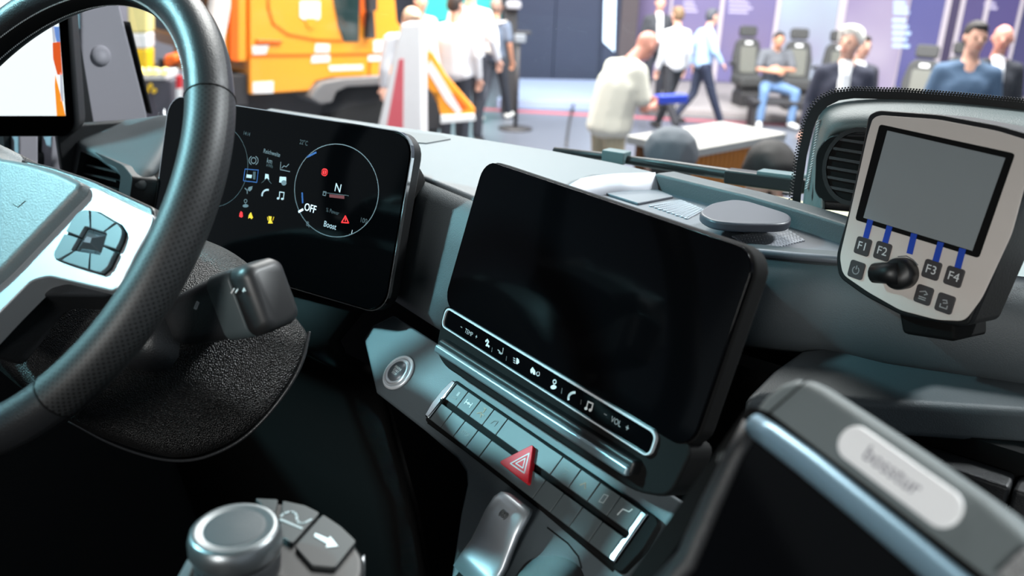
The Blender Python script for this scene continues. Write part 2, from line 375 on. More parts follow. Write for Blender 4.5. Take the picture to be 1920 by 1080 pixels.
# ================================================================== DASHBOARD
dash = empty('dashboard', (-0.4, 0.7, 1.6), 'dark grey moulded dashboard running under the windscreen', 'dashboard')
ZT, ZF = 1.966, 1.945
P2 = lambda u, v, z: tuple(onz(u, v, z)[:2])
def s_y(X, z, off):       # depth of the plane parallel to the centre display, off behind it
    return S.o[1] + (S.n[0] * (X - S.o[0]) * -1 * -1 + S.n[2] * (z - S.o[2]) + off) / -S.n[1]
topA = [(-1.20, 0.90), (-0.98, 0.93), P2(836, 249, ZT), P2(1031, 280, ZT), P2(1160, 305, ZT), P2(1229, 321, ZT), P2(1226, 325, ZT), P2(1116, 328, ZT), P2(1077, 341, ZT), (-0.50, 0.70),
        (-0.50, s_y(-0.50, ZT, 0.045)), (-0.60, s_y(-0.60, ZT, 0.045)), (-0.70, s_y(-0.70, ZT, 0.045)), (-1.02, 0.715), (-1.12, 0.73)]
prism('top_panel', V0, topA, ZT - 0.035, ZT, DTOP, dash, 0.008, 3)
# trough rim behind the instrument display
tr = [P2(u, v, ZT) for u, v in ((560, 226), (830, 256), (845, 262), (800, 270), (770, 268))]
prism('trough_mat', V0, tr, ZT, ZT + 0.0015, FASC, dash)
# storage tray
tin = [P2(u, v, ZT) for u, v in ((1226, 324), (1300, 342), (1397, 365), (1490, 391), (1577, 418), (1680, 455))]
tout = [(x + 0.012, y + 0.030) for x, y in tin]
prism('tray_front_wall', V0, tin + tout[::-1], 1.90, ZT, DASH, dash, 0.004)
floorp = [P2(1100, 348, ZF), P2(1226, 352, ZF), P2(1321, 380, ZF), P2(1482, 421, ZF), P2(1572, 452, ZF), P2(1700, 500, ZF)] + [P2(1660, 506, ZF), P2(1566, 491, ZF), P2(1490, 485, ZF), P2(1409, 477, ZF)] + \
         [(-0.33, s_y(-0.33, ZF, 0.03)), (-0.45, s_y(-0.45, ZF, 0.03)), (-0.52, s_y(-0.52, ZF, 0.03))]
prism('tray_floor', V0, floorp, ZF - 0.03, ZF, mat('tray_grey', (86, 90, 97), 0.55, 0, 0.05, 0.15, 900), dash)
wl = [(1070, 346), (1090, 334), (1116, 329), (1160, 325), (1229, 323)]
loft('tray_side_wall', [[onz(u, v, ZT + 0.0005) for u, v in wl], [A3(P2(u, v, ZT)[0] + 0.016, P2(u, v, ZT)[1] - 0.014, ZF - 0.004) for u, v in wl]], mat('tray_wall_lit', (190, 192, 200), 0.5, 0, 0.04), dash, solid=0.004)  # dash wall painted pale and sloped in place of strong light
# raised step and two perforated speaker areas on the tray floor
TG = mat('tray_step_grey', (94, 98, 105), 0.5, 0, 0.05)
prism('tray_step', V0, [P2(u, v, ZF) for u, v in ((1136, 366), (1226, 356), (1262, 372), (1196, 385))], ZF, ZF + 0.003, TG, dash, 0.001)
def grille(quad, nu, nv):
    gset = []
    for i in range(nu):
        for j in range(nv):
            a, b = (i + 0.5 + 0.25 * (j % 2)) / nu, (j + 0.5) / nv
            p = np.array(quad[0]) * (1 - a) * (1 - b) + np.array(quad[1]) * a * (1 - b) + np.array(quad[2]) * a * b + np.array(quad[3]) * (1 - a) * b
            gset.append(p)
    V, F = [], []
    for p in gset:
        x, y = P2(p[0], p[1], ZF); b0 = len(V)
        V += [A3(x + 0.0028 * math.cos(t) , y + 0.0028 * math.sin(t), z) for z in (ZF, ZF + 0.0012) for t in (0.5, 1.55, 2.59, 3.64, 4.69, 5.73)]
        F += [tuple(range(b0 + 6, b0 + 12))] + [(b0 + i, b0 + (i + 1) % 6, b0 + 6 + (i + 1) % 6, b0 + 6 + i) for i in range(6)]
    o = mesh('speaker_grille', V, F, mat('grille_dots', (150, 154, 162), 0.5), dash); o['kind'] = 'stuff'
grille([(1215, 386), (1275, 376), (1320, 395), (1290, 412)], 15, 9)
grille([(1372, 444), (1470, 428), (1508, 452), (1420, 474)], 17, 11)
# face between the two displays
cols = np.linspace(-0.74, -0.30, 12); rows = []
for dz, dy in ((0.0, 0.05), (-0.004, 0.012), (-0.014, 0.0), (-0.05, 0.0), (-0.10, 0.0), (-0.125, 0.0), (-0.140, 0.01), (-0.145, 0.05)):
    rows.append([A3(x, s_y(x, ZT + dz, 0.032) + dy, ZT + dz - 0.001) for x in cols])
loft('centre_face', rows, DASH, dash, solid=0.02)
# face on the passenger side, bulging below the tray lip
lipx = [(1380, 474), (1409, 477), (1450, 481), (1490, 485), (1530, 488), (1566, 491), (1620, 499), (1700, 515)]
lip = [onz(u, v, ZF) for u, v in lipx] + [A3(0.12, 0.93, ZF), A3(0.5, 0.97, ZF), A3(1.08, 0.97, ZF)]
rows = []
for dy, dz in ((0.03, 0.003), (0.004, 0.003), (0.0, 0.0), (-0.006, -0.003), (-0.014, -0.009), (-0.021, -0.019), (-0.026, -0.034), (-0.028, -0.055), (-0.026, -0.075), (-0.02, -0.088), (0.0, -0.10)):
    rows.append([A3(p[0], p[1] + dy, p[2] + dz) for p in lip])
loft('passenger_face', rows, DASH, dash, solid=0.01)
tube('tray_lip', [p + A3(0, -0.002, 0.003) for p in lip[:8]], 0.004, TG, dash)
# shelf below it and the glovebox front
ZS = 1.862
sh = [P2(1395, 745, ZS), P2(1450, 690, ZS), P2(1500, 655, ZS), P2(1600, 640, ZS), P2(1760, 625, ZS), P2(1960, 560, ZS), P2(2250, 560, ZS), P2(2250, 830, ZS), P2(1960, 772, ZS), P2(1660, 752, ZS), P2(1480, 738, ZS)]
prism('passenger_shelf', V0, sh, ZS - 0.035, ZS, DASH, dash, 0.008, 3)
gy = P2(1660, 752, ZS)[1] + 0.012
for u0, u1 in ((1420, 1662), (1668, 1930), (1936, 2250)):
    x0, x1 = ony(u0, 790, gy)[0], ony(u1, 790, gy)[0]
    box('glovebox_panel', FX, x0, 1.30, -gy - 0.03, x1, ZS - 0.048, -gy, DASHD, dash, 0.004)
struct_g = box('glovebox_back', FX, -0.35, 1.0, -gy - 0.06, 1.10, ZS - 0.03, -gy - 0.032, MATTE, dash)
# left end block with its air vent
blk_f = [onx(152, 231, -1.37), onx(230, 216, -1.28), onx(312, 203, -1.17), onx(330, 200, -1.15)]
blk_m = [onx(143, 245, -1.32), onx(208, 250, -1.22), onx(285, 275, -1.10), onx(310, 285, -1.07)]
blk_r = [onx(136, 258, -1.27), onx(188, 285, -1.17), onx(243, 322, -1.065), onx(258, 340, -1.04)]
blk_l = [onx(136, 268, -1.265), onx(184, 302, -1.165), onx(238, 343, -1.062), onx(252, 358, -1.04)]
loft('end_block', [blk_f, blk_m, blk_r, blk_l], DASH, dash, solid=0.02, subsurf=2)
v1, v2 = onx(145, 268, -1.265), onx(250, 345, -1.058)
vx = v2 - v1; vx[2] = 0; VF = Fr((v1 + v2) / 2, vx, Uw + A3(0.05, 0.25, 0))
vo = rounded([VF.px(*p) for p in ((143, 266), (236, 310), (254, 332), (244, 410), (110, 392), (118, 325))], 0.006)
vi = rounded([VF.px(*p) for p in ((156, 284), (222, 314), (231, 330), (224, 396), (134, 385), (147, 332))], 0.006)
vent = ring('air_vent', VF, vo, vi, -0.03, 0.004, DASHD, dash, 0.0015)
prism('vent_back', VF, vo, -0.05, -0.03, MATTE, vent)
for k in range(5):
    y = 318 + 17 * k; a, b = VF.px(150, y - 12, -0.015), VF.px(230, y + 8, -0.015)
    prism('slat', VF, [a, b, (b[0], b[1] + 0.0025), (a[0], a[1] + 0.0025)], -0.028, -0.006, BLK, vent)
prism('end_side', Fr(onx(128, 300, -1.27), (0.25, 1, 0), Uw), [(-0.01, 0.05), (0.25, 0.05), (0.25, -0.4), (-0.01, -0.4)], -0.02, 0.0, DASHD, dash, 0.003)
# knee panel under the instrument display
rows = [[A3(x, y, z) for x in (-1.35, -1.1, -0.9, -0.76, -0.69)] for y, z in ((0.70, 1.86), (0.62, 1.835), (0.575, 1.80), (0.585, 1.765), (0.64, 1.72), (0.70, 1.5), (0.80, 1.0))]
loft('knee_panel', rows, MATTE, dash, solid=0.02)  # matte black put in for the footwell shade behind the wheel
# support behind the instrument display
prism('display_housing', CL, rrect(-0.375, -0.185, -0.02, -0.025, 0.03), -0.08, -0.022, MATTE, dash, 0.008)

# vent pod on the passenger side
pod = empty('vent_pod', onz(1700, 420, 1.95), 'padded vent pod in the passenger-side windscreen corner', 'vent pod')
PF = recl(ony(1500, 376, 0.955), 4, 6)
po = rounded([PF.px(*p) for p in ((1512, 392), (1522, 300), (1545, 236), (1600, 222), (1750, 228), (1960, 250), (2080, 270), (2105, 330), (2080, 460), (1600, 400))], 0.015)
prism('pod_body', PF, po, -0.06, -0.004, DASHD, pod, 0.008, 3)
pO = [(1504, 392), (1512, 320), (1522, 262), (1532, 214), (1550, 193), (1590, 182), (1660, 181), (1750, 185), (1850, 196), (1960, 210), (2080, 228), (2120, 250)]
pI = [(1548, 394), (1546, 330), (1548, 284), (1556, 258), (1572, 248), (1598, 244), (1660, 246), (1750, 252), (1850, 263), (1960, 278), (2050, 292), (2080, 330)]
mixp = lambda f: [(a[0] * (1 - f) + b[0] * f, a[1] * (1 - f) + b[1] * f) for a, b in zip(pO, pI)]
loft('pod_pad', [[PF.w(*PF.px(u, v, h), h) for u, v in mixp(f)] for f, h in ((0.0, -0.06), (0.0, -0.04), (0.3, -0.012), (0.65, 0.006), (0.92, 0.008), (1.0, -0.002))], mat('pod_pad_grey', (92, 104, 104), 0.45, 0, 0.06, 0.2, 700), pod, subsurf=2)
ov = rounded([PF.px(*p) for p in ((1530, 360), (1533, 280), (1560, 250), (1660, 252), (1680, 330), (1660, 385), (1545, 378))], 0.022, 6)
prism('vent_bezel', PF, ov, 0.0, 0.007, LEATHER, pod, 0.003)
ov2 = [(np.array(p) - np.mean(ov, 0)) * 0.93 + np.mean(ov, 0) for p in ov]
prism('vent_plate', PF, ov2, 0.007, 0.009, MATTE, pod)
cxy = PF.px(1612, 312); pr_ = circle(cxy[0], cxy[1], 0.036, 28, 0.042)
ring('vent_ring', PF, pr_, [(cxy[0] + (x - cxy[0]) * 0.88, cxy[1] + (y - cxy[1]) * 0.88) for x, y in pr_], 0.009, 0.013, BLK, pod)
for k in range(6):
    yy = cxy[1] + 0.026 - k * 0.0105; hw = 0.031 * math.sqrt(max(0.05, 1 - ((yy - cxy[1]) / 0.040) ** 2))
    box('slat', PF, cxy[0] - hw, yy - 0.0015, 0.009, cxy[0] + hw, yy + 0.0015, 0.012, DASHD, pod)
V, F = [], []
for k in range(26):
    f = k / 26.0; u = 1514 + 22 * f + 3 * math.sin(f * 3); v = 352 - 130 * f; x, y = PF.px(u, v, -0.02); b0 = len(V)
    q = [(x - 0.0016, y - 0.0018), (x + 0.001, y + 0.0004), (x + 0.0016, y + 0.0018), (x - 0.001, y - 0.0004)]
    V += [PF.w(a, b, z) for z in (-0.034, -0.016) for a, b in q]
    F += [(b0 + 4, b0 + 5, b0 + 6, b0 + 7)] + [(b0 + i, b0 + (i + 1) % 4, b0 + 4 + (i + 1) % 4, b0 + 4 + i) for i in range(4)]
o = mesh('seam_stitches', V, F, STITCH, pod); o['kind'] = 'stuff'
bs = [P2(u, v, 1.93) for u, v in ((1335, 350), (1460, 367), (1590, 392), (1660, 405), (1660, 420), (1590, 408), (1450, 382), (1335, 358))]
o = prism('beige_strip', V0, bs, 1.90, 1.93, BEIGE, dash, 0.003)

# phone cradle flap in the tray
pad = empty('phone_cradle', onz(1400, 420, ZF), 'dark grey hinged phone rest lying in the dashboard tray', 'phone rest')
ct = lambda z: rounded([P2(u, v, z) for u, v in ((1308, 398), (1332, 380), (1375, 373), (1402, 376), (1487, 402), (1480, 419), (1390, 419), (1335, 414))], 0.02, 5)
prism('flap', V0, ct(ZF + 0.024), ZF + 0.014, ZF + 0.024, mat('flap_grey', (58, 60, 68), 0.45, 0, 0.05), pad, 0.003, 3)
prism('hinge_block', V0, [P2(u, v, ZF + 0.012) for u, v in ((1335, 400), (1380, 392), (1450, 408), (1400, 420))], ZF, ZF + 0.016, BLK, pad, 0.002)

# wiper outside the windscreen
wp = empty('windscreen_wiper', ony(1300, 330, 1.08), 'black wiper arm and blade lying across the lower windscreen', 'wiper')
wpt = lambda u, v: ony(u, v, 1.075)
tube('blade', [wpt(1040, 283), wpt(1130, 293), wpt(1250, 312), wpt(1400, 334), wpt(1520, 353)], 0.006, FRIT, wp)
tube('arm', [wpt(1120, 290), wpt(1250, 308), wpt(1380, 329), wpt(1430, 338), wpt(1500, 346)], [0.004, 0.006, 0.008, 0.010, 0.011], mat('wiper_grey', (26, 30, 31), 0.4), wp)
WF = Fr(wpt(1155, 294), wpt(1400, 332) - wpt(1155, 294), Uw)
box('blade_joint', WF, -0.018, -0.008, -0.01, 0.020, 0.010, 0.012, mat('wiper_joint', (84, 104, 106), 0.4), wp, 0.002)
WF2 = Fr(wpt(1430, 338), wpt(1500, 347) - wpt(1430, 338), Uw)
box('arm_cover', WF2, -0.05, -0.009, -0.01, 0.06, 0.010, 0.012, mat('wiper_grey', (60, 72, 74)), wp, 0.003)
box('arm_tip', WF2, -0.005, 0.008, -0.01, 0.055, 0.014, 0.012, mat('wiper_joint', (84, 104, 106)), wp, 0.002)

# ================================================================== INSTRUMENT DISPLAY
ins = empty('instrument_display', CL.w(-0.2, -0.19), 'wide black driver display with round gauge and warning lights', 'display')
prism('case', CL, rrect(-0.392, -0.196, 0.008, 0.0035, 0.026, 6), -0.022, -0.002, BLK, ins, 0.004)
ring('chrome_edge', CL, rrect(-0.3925, -0.1965, 0.0085, 0.004, 0.0262, 6), rrect(-0.3915, -0.1955, 0.0075, 0.003, 0.0255, 6), -0.006, -0.0012, CHROME, ins)
prism('glass', CL, rrect(-0.390, -0.194, 0.006, 0.0015, 0.025, 6), -0.004, 0.0, GLOSS, ins)
cp = lambda u, v: CL.px(u, v)
gc = cp(636, 356); gr = 0.056; e1 = cp(712, 360); e2 = cp(552, 350); gr = abs(e1[0] - e2[0]) / 2; gc = ((e1[0] + e2[0]) / 2, (cp(640, 270)[1] + cp(636, 448)[1]) / 2); gry = abs(cp(640, 270)[1] - cp(636, 448)[1]) / 2
ring('gauge_ring', CL, circle(*gc, gr, 64, gry), circle(*gc, gr - 0.0009, 64, gry - 0.0009), 0.0002, 0.0005, E_G, ins)
lc = (gc[0] - 0.205, gc[1])
ring('gauge_ring', CL, circle(*lc, gr, 64, gry), circle(*lc, gr - 0.0007, 64, gry - 0.0007), 0.0002, 0.0004, E_DG, ins)
def ctext(s, u, v, h, m, sx=1.0): return text('lettering', s, CL, *cp(u, v), h, m, ins, rot=R(-3), sx=sx)
ctext('OFF', 582, 391, 0.0125, E_B, 0.85); ctext('N', 634, 353, 0.0135, E_W); ctext('Boost', 619, 423, 0.0095, E_W, 0.85)
ctext('% Power', 624, 397, 0.0065, E_DG, 0.85); ctext('0', 577, 420, 0.008, E_G); ctext('1', 660, 436, 0.008, E_W)
ctext('Reichweite', 510, 287, 0.0075, E_G, 0.85); ctext('22°C', 570, 268, 0.0075, E_DG, 0.85); ctext('14:14', 463, 251, 0.0065, E_DG, 0.85)
ctext('km', 506, 302, 0.0085, E_G, 0.9); ctext('kWh', 506, 311, 0.006, E_DG, 0.9); ctext('100', 682, 414, 0.008, E_DG, 0.9)
def crib(name, lines, w, m): return ribbon(name, CL, [[cp(*p) for p in l] for l in lines], w, m, ins, 0.0003)
def arc(u, v, ru, rv, a0, a1, n=8): return [(u + ru * math.cos(R(a0 + (a1 - a0) * i / n)), v - rv * math.sin(R(a0 + (a1 - a0) * i / n))) for i in range(n + 1)]
crib('brake_symbol', [arc(476, 301, 4.6, 5.5, 0, 360, 12), arc(476, 301, 8.5, 8.5, 120, 240), arc(476, 301, 8.5, 8.5, -60, 60)], 0.0011, E_G)
crib('chart_symbol', [[(527, 304), (526, 318), (544, 322)], [(529, 315), (533, 311), (537, 313), (542, 308)]], 0.0010, E_G)
crib('tile_frame', [[(460, 317), (485, 319), (482, 342), (457, 339), (460, 317)]], 0.0010, E_BL)
prism('tile_symbol', CL, [cp(*p) for p in ((463, 327), (473, 328), (472, 334), (462, 333))], 0.0002, 0.0005, E_W, ins)
prism('tile_symbol', CL, [cp(*p) for p in ((475, 322), (480, 322), (479, 337), (475, 336))], 0.0002, 0.0005, E_DG, ins)
prism('assist_symbol', CL, [cp(*p) for p in ((498, 326), (504, 327), (505, 337), (501, 334), (497, 336))], 0.0002, 0.0005, E_W, ins)
crib('lane_symbol', [[(499, 336), (491, 343)], [(503, 337), (509, 344)]], 0.0008, E_DG)
prism('window_symbol', CL, [cp(*p) for p in ((525, 331), (537, 332), (537, 344), (524, 342))], 0.0002, 0.0005, E_W, ins)
prism('badge_symbol', CL, [cp(*p) for p in arc(533, 343, 5, 5, 0, 330, 11)], 0.0004, 0.0007, E_G, ins)
crib('phone_symbol', [arc(502, 366, 10, 10, 80, 185)], 0.0022, E_W)
prism('leaf_symbol', CL, [cp(*p) for p in ((464, 356), (467, 351), (474, 349), (473, 355), (469, 359))], 0.0002, 0.0005, E_G, ins)
crib('leaf_stem', [[(464, 363), (464, 357), (467, 354)], [(460, 353), (464, 357)]], 0.0012, E_G)
crib('music_symbol', [[(524, 372), (525, 360), (533, 361), (532, 372)]], 0.0012, E_W)
for u, v in ((522, 372), (530, 373)): prism('music_note', CL, [cp(*p) for p in arc(u, v, 2.6, 2.2, 0, 330, 11)], 0.0002, 0.0005, E_W, ins)
prism('seat_symbol', CL, [cp(*p) for p in arc(461, 386, 5.5, 3.2, 0, 330, 11)], 0.0002, 0.0005, E_G, ins)
crib('seat_stem', [[(461, 383), (461, 380)], arc(461, 377, 2.6, 3.2, 0, 360, 10)], 0.0009, E_G)
prism('oil_warning', CL, [cp(*p) for p in ((452, 396), (455, 398), (456, 406), (453, 408), (449, 406), (450, 400))], 0.0002, 0.0005, E_R, ins)
prism('lamp_warning', CL, [cp(*p) for p in ((471, 398), (475, 408), (472, 411), (469, 408), (466, 410), (467, 403))], 0.0002, 0.0005, E_Y, ins)
prism('engine_warning', CL, [cp(*p) for p in ((504, 405), (510, 406), (509, 412), (512, 419), (503, 419), (505, 412))], 0.0002, 0.0005, E_Y, ins)
crib('engine_warning_bars', [[(502, 407), (503, 413)], [(514, 407), (512, 413)]], 0.0009, E_Y)
prism('brake_warning', CL, rrect(cp(609, 323)[0] - 0.0045, cp(609, 323)[1] - 0.0042, cp(609, 323)[0] + 0.0045, cp(609, 323)[1] + 0.0042, 0.0036), 0.0002, 0.0005, E_R, ins)
ribbon('brake_warning_mark', CL, [[cp(*p) for p in arc(609, 323, 4.4, 4.8, 0, 360, 14)], [cp(609, 320), cp(609, 326)]], 0.0008, MATTE, ins, 0.0006)
crib('triangle_warning', [[(648, 405), (654, 418), (641, 417), (648, 405)], [(648, 410), (648, 414)]], 0.0013, E_R)
crib('gear_bar', [[(607, 361), (654, 367)]], 0.0008, E_DG)
prism('gear_message', CL, [cp(*p) for p in ((618, 364), (646, 367), (646, 373), (618, 370))], 0.0002, 0.0004, E_DR, ins)
crib('gauge_pointer', [[(561, 397), (568, 393)]], 0.0026, E_B)
for l in ([(567, 362), (568, 380)], [(577, 294), (593, 286)]): crib('gauge_scale', [l], 0.0022, E_BL)
for l in ([(579, 423), (580, 426)], [(656, 439), (655, 442)], [(607, 359), (612, 360), (611, 367), (606, 366), (607, 359)]): crib('gauge_tick', [l], 0.0008, E_G)

# ================================================================== CENTRE DISPLAY
cen = empty('centre_display', S.w(0.16, -0.19), 'large black touch screen angled to the driver above the switch row', 'display')
scr = rrect(0, -0.196, 0.338, 0.005, 0.017, 6)
prism('case', S, rrect(0.0, -0.150, 0.338, 0.005, 0.02, 6), -0.022, -0.0025, MATTE, cen, 0.004)
prism('glass', S, rrect(0.0015, -0.1485, 0.3365, 0.0035, 0.0185, 6), -0.006, 0.0, GLOSS, cen, 0.0008)
prism('lower_panel', S, rounded([(0.0, -0.147), (0.338, -0.143), (0.332, -0.188), (0.30, -0.200), (0.03, -0.205), (0.008, -0.196)], 0.012), -0.03, -0.0015, MATTE, cen, 0.003)
so = rrect(0.0105, -0.1685, 0.3065, -0.1475, 0.007, 5); si = rrect(0.0120, -0.1672, 0.3050, -0.1494, 0.0058, 5)
ring('chrome_frame', S, so, si, -0.001, 0.0022, mat('frame_silver', (215, 220, 224), 0.35, 0.4, 0.02), cen)
prism('touch_strip', S, si, -0.001, 0.0004, GLOSS, cen)
sp = lambda u, v: S.px(u, v, 0.0005)
def srib(name, lines, w, m=WHITE_P): return ribbon(name, S, [[sp(*p) for p in l] for l in lines], w, m, cen, 0.0005)
def stext(s, u, v, h, m=WHITE_P, sx=0.9): return text('lettering', s, S, *sp(u, v), h, m, cen, z=0.0006, sx=sx)
stext('TEMP', 879, 624, 0.0062, GREY_P); stext('−', 865, 614, 0.007, GREY_P); stext('+', 893, 632, 0.007, GREY_P)
stext('VOL', 1155, 791, 0.0066, GREY_P); stext('−', 1135, 778, 0.007, GREY_P); stext('+', 1176, 803, 0.008, GREY_P)
srib('seat_symbol', [[(911, 640), (914, 637), (916, 641), (912, 648)], [(913, 646), (917, 650)]], 0.0018)
srib('airflow_symbol', [[(934, 656), (938, 660)], [(936, 661), (940, 664)], [(944, 653), (942, 663), (938, 662)]], 0.0010, GREY_P)
prism('lamp_symbol', S, [sp(*p) for p in ((969, 671), (973, 674), (974, 680), (970, 683), (968, 682))], 0.0005, 0.0008, WHITE_P, cen)
srib('lamp_rays', [[(963, 671), (966, 673)], [(963, 675), (966, 677)], [(963, 679), (966, 681)]], 0.0009, GREY_P)
prism('home_symbol', S, [sp(*p) for p in ((999, 688), (1004, 696), (1004, 703), (1000, 702), (999, 698), (997, 699), (997, 701), (995, 698), (995, 693))], 0.0005, 0.0008, WHITE_P, cen)
srib('power_symbol', [arc(1009, 701, 3, 4, 110, 430)], 0.0006)
prism('driver_symbol', S, [sp(*p) for p in arc(1038, 726, 5.6, 4, 0, 330, 11)], 0.0005, 0.0008, WHITE_P, cen)
srib('driver_head', [arc(1040, 716, 3, 3.6, 0, 360, 10), [(1039, 720), (1038, 724)]], 0.0010)
srib('phone_symbol', [arc(1077, 747, 11, 11, 85, 190)], 0.0022)
srib('music_symbol', [[(1099, 767), (1103, 753), (1112, 757), (1109, 769)]], 0.0012)
for u, v in ((1099, 766), (1107, 769)): prism('music_note', S, [sp(*p) for p in arc(u, v, 3, 3, 0, 330, 11)], 0.0005, 0.0008, WHITE_P, cen)
for l in ([(923, 652), (922, 660)], [(950, 668), (949, 676)], [(1054, 728), (1053, 738)], [(1090, 750), (1089, 758)]): srib('divider', [l], 0.0005, DIM_P)
# shelf with the bright bar under the strip
prism('ledge', S, rounded([(0.022, -0.178), (0.300, -0.174), (0.300, -0.187), (0.022, -0.191)], 0.004), -0.02, 0.009, BLK, cen, 0.003)
prism('bright_bar', S, [(0.0235, -0.1835), (0.298, -0.1795), (0.298, -0.188), (0.0235, -0.192)], 0.004, 0.0125, mat('bar_silver', (150, 168, 174), 0.35, 0.8, 0.03), cen, 0.0025)

# ================================================================== SLOPING CONSOLE
con = empty('switch_console', T.w(0.1, -0.1), 'sloping grey console below the centre display', 'console')
left = [T.px(*p, 0.0) for p in ((694, 606), (677, 632), (700, 732), (790, 802), (850, 853), (868, 880), (870, 905), (858, 960), (840, 1080), (820, 1180))]
fp = [(-0.16, 0.024)] + left + [(left[-1][0], -0.26), (0.40, -0.26), (0.40, 0.024)]
prism('fascia', T, fp, -0.03, -0.004, FASC, con, 0.003)
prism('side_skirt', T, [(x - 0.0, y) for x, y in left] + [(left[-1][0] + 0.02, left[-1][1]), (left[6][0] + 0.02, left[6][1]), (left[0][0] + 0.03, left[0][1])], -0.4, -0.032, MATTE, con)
rec = rounded([T.px(*p) for p in ((985, 1048), (1010, 1042), (1050, 1040), (1085, 1058), (1100, 1110), (1060, 1180), (940, 1180), (960, 1080))], 0.012)
prism('lever_recess', T, rec, -0.0045, -0.003, BLK, con)
srm = lambda pts, w, m, z: ribbon('panel_seam', T, [[T.px(*p) for p in pts]], w, m, con, z)
srm(((1022, 986), (1060, 1015), (1080, 1040), (1086, 1062)), 0.0012, MATTE, -0.0039)
srm(((800, 788), (900, 862), (1000, 940), (1146, 1064)), 0.004, MATTE, -0.0039)
# start button
stb = empty('start_button', T.w(*T.px(745, 695)), 'round chrome-ringed engine start button on the grey fascia', 'button')
sbc = T.px(744, 696); SB = T.at(*sbc, -0.004)
lathe('outer_ring', SB, [(0.0165, 0), (0.0205, 0), (0.0205, 0.002), (0.0195, 0.0032), (0.0178, 0.0034), (0.0172, 0.002)], mat('frame_silver', (215, 220, 224), 0.35, 0.4, 0.02), stb)
lathe('dark_gap', SB, [(0.0, 0), (0.0176, 0), (0.0176, 0.0018), (0.0, 0.0018)], MATTE, stb)
lathe('inner_ring', SB, [(0.0, 0.0), (0.0160, 0.001), (0.0160, 0.0035), (0.0148, 0.0046), (0.0128, 0.0046), (0.012, 0.0040), (0.0, 0.0040)], SILVER, stb)
lathe('cap', SB, [(0.0, 0.003), (0.0118, 0.0038), (0.0116, 0.0046), (0.0, 0.0050)], mat('start_cap', (110, 116, 122), 0.35, 0.5), stb)
for k, s_ in enumerate(('ENGINE', 'START', 'STOP')): text('lettering', s_, SB, 0, 0.0034 - 0.0034 * k, 0.0036, WHITE_P, stb, z=0.0052, rot=R(0))

# switch strip
swp = empty('switch_strip', T.w(0.13, -0.045), 'two rows of grey push buttons with silver ends below the centre display', 'switch panel')
prism('base', T, rrect(-0.004, -0.0475, 0.272, 0.0025, 0.004), -0.005, 0.0, MATTE, swp, 0.001)
bx = lambda l: [T.px(u, v)[0] for u, v in l]
tb = [0.0065] + bx([(880, 739), (907, 760), (935, 779), (961, 799), (1054, 860), (1089, 882), (1124, 910), (1164, 936)]) + [0.2615]
bb = [0.0065] + bx([(831, 806), (857, 825), (884, 847), (914, 867), (1001, 935), (1035, 962), (1071, 991), (1109, 1017)]) + [0.2615]
tb[1:5] = list(np.linspace(0.0265, 0.0905, 4)); bb[1:5] = tb[1:5]
s5 = 0.1685; tb[5:9] = list(np.linspace(s5, s5 + 0.07, 4)); bb[5:9] = tb[5:9]
for row, (bl, y0, y1) in enumerate(((tb, -0.0192, -0.0005), (bb, -0.0440, -0.0248))):
    for a, b in zip(bl[:-1], bl[1:]):
        prism('push_button', T, rrect(a + 0.0004, y0, b - 0.0004, y1, 0.0008, 2), 0.0, 0.0045, BTN, swp, 0.0006)
prism('end_cap', T, [(-0.0005, 0.0), (0.006, 0.0), (0.006, -0.0195), (0.0045, -0.0215), (0.006, -0.0240), (0.006, -0.0445), (-0.0005, -0.0445), (-0.0035, -0.030), (-0.0035, -0.014)], 0.0, 0.0065, CHROME, swp, 0.0015)
prism('end_cap', T, [(0.262, 0.0), (0.2685, 0.0), (0.2685, -0.0445), (0.262, -0.0445), (0.262, -0.0262), (0.2645, -0.0240), (0.2645, -0.0205), (0.262, -0.0185)], 0.0, 0.0065, CHROME, swp, 0.0015)
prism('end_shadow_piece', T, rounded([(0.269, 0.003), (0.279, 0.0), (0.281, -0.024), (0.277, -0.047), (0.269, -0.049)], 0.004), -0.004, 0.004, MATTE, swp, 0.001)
def trib(lines, w, m, z=0.0047): return ribbon('symbol', T, lines, w, m, swp, z)
c0 = lambda i, r_=0: ((tb[i] + tb[i + 1]) / 2, -0.0098 if r_ == 0 else -0.0344)
x, y = c0(0); prism('symbol', T, [(x - 0.0002, y + 0.004), (x + 0.0028, y + 0.004), (x + 0.0028, y - 0.0005), (x - 0.0002, y - 0.0005)], 0.0045, 0.0048, GREY_P, swp); trib([[(x - 0.003, y - 0.004), (x + 0.003, y - 0.003)]], 0.0016, DIM_P)
x, y = c0(1); trib([[(x - 0.0045, y), (x + 0.0045, y)], [(x - 0.0045, y - 0.0025), (x - 0.0045, y + 0.0025)], [(x + 0.0045, y - 0.0025), (x + 0.0045, y + 0.0025)]], 0.0009, WHITE_P); prism('symbol', T, circle(x, y, 0.0014, 10), 0.0045, 0.0049, WHITE_P, swp)
TAN = mat('print_tan', (150, 128, 104), 0.6)
x, y = c0(2); trib([[(x - 0.001, y + 0.005), (x + 0.002, y + 0.005), (x + 0.002, y + 0.001)], [(x - 0.004, y - 0.003), (x, y), (x + 0.003, y - 0.004)], [(x + 0.001, y - 0.001), (x + 0.005, y - 0.001)]], 0.0009, TAN)
x, y = c0(3); trib([[(x - 0.003, y - 0.003), (x - 0.001, y + 0.001), (x + 0.003, y + 0.002), (x + 0.003, y - 0.003)]], 0.0009, DIM_P)
text('lettering', 'STOP', T, *c0(2, 1), 0.0058, GREY_P, swp, z=0.0047, sx=0.8)
x, y = c0(5); trib([[(x - 0.003, y + 0.002), (x + 0.003, y + 0.002)], [(x - 0.001, y - 0.003), (x + 0.002, y - 0.001)]], 0.0008, DIM_P)
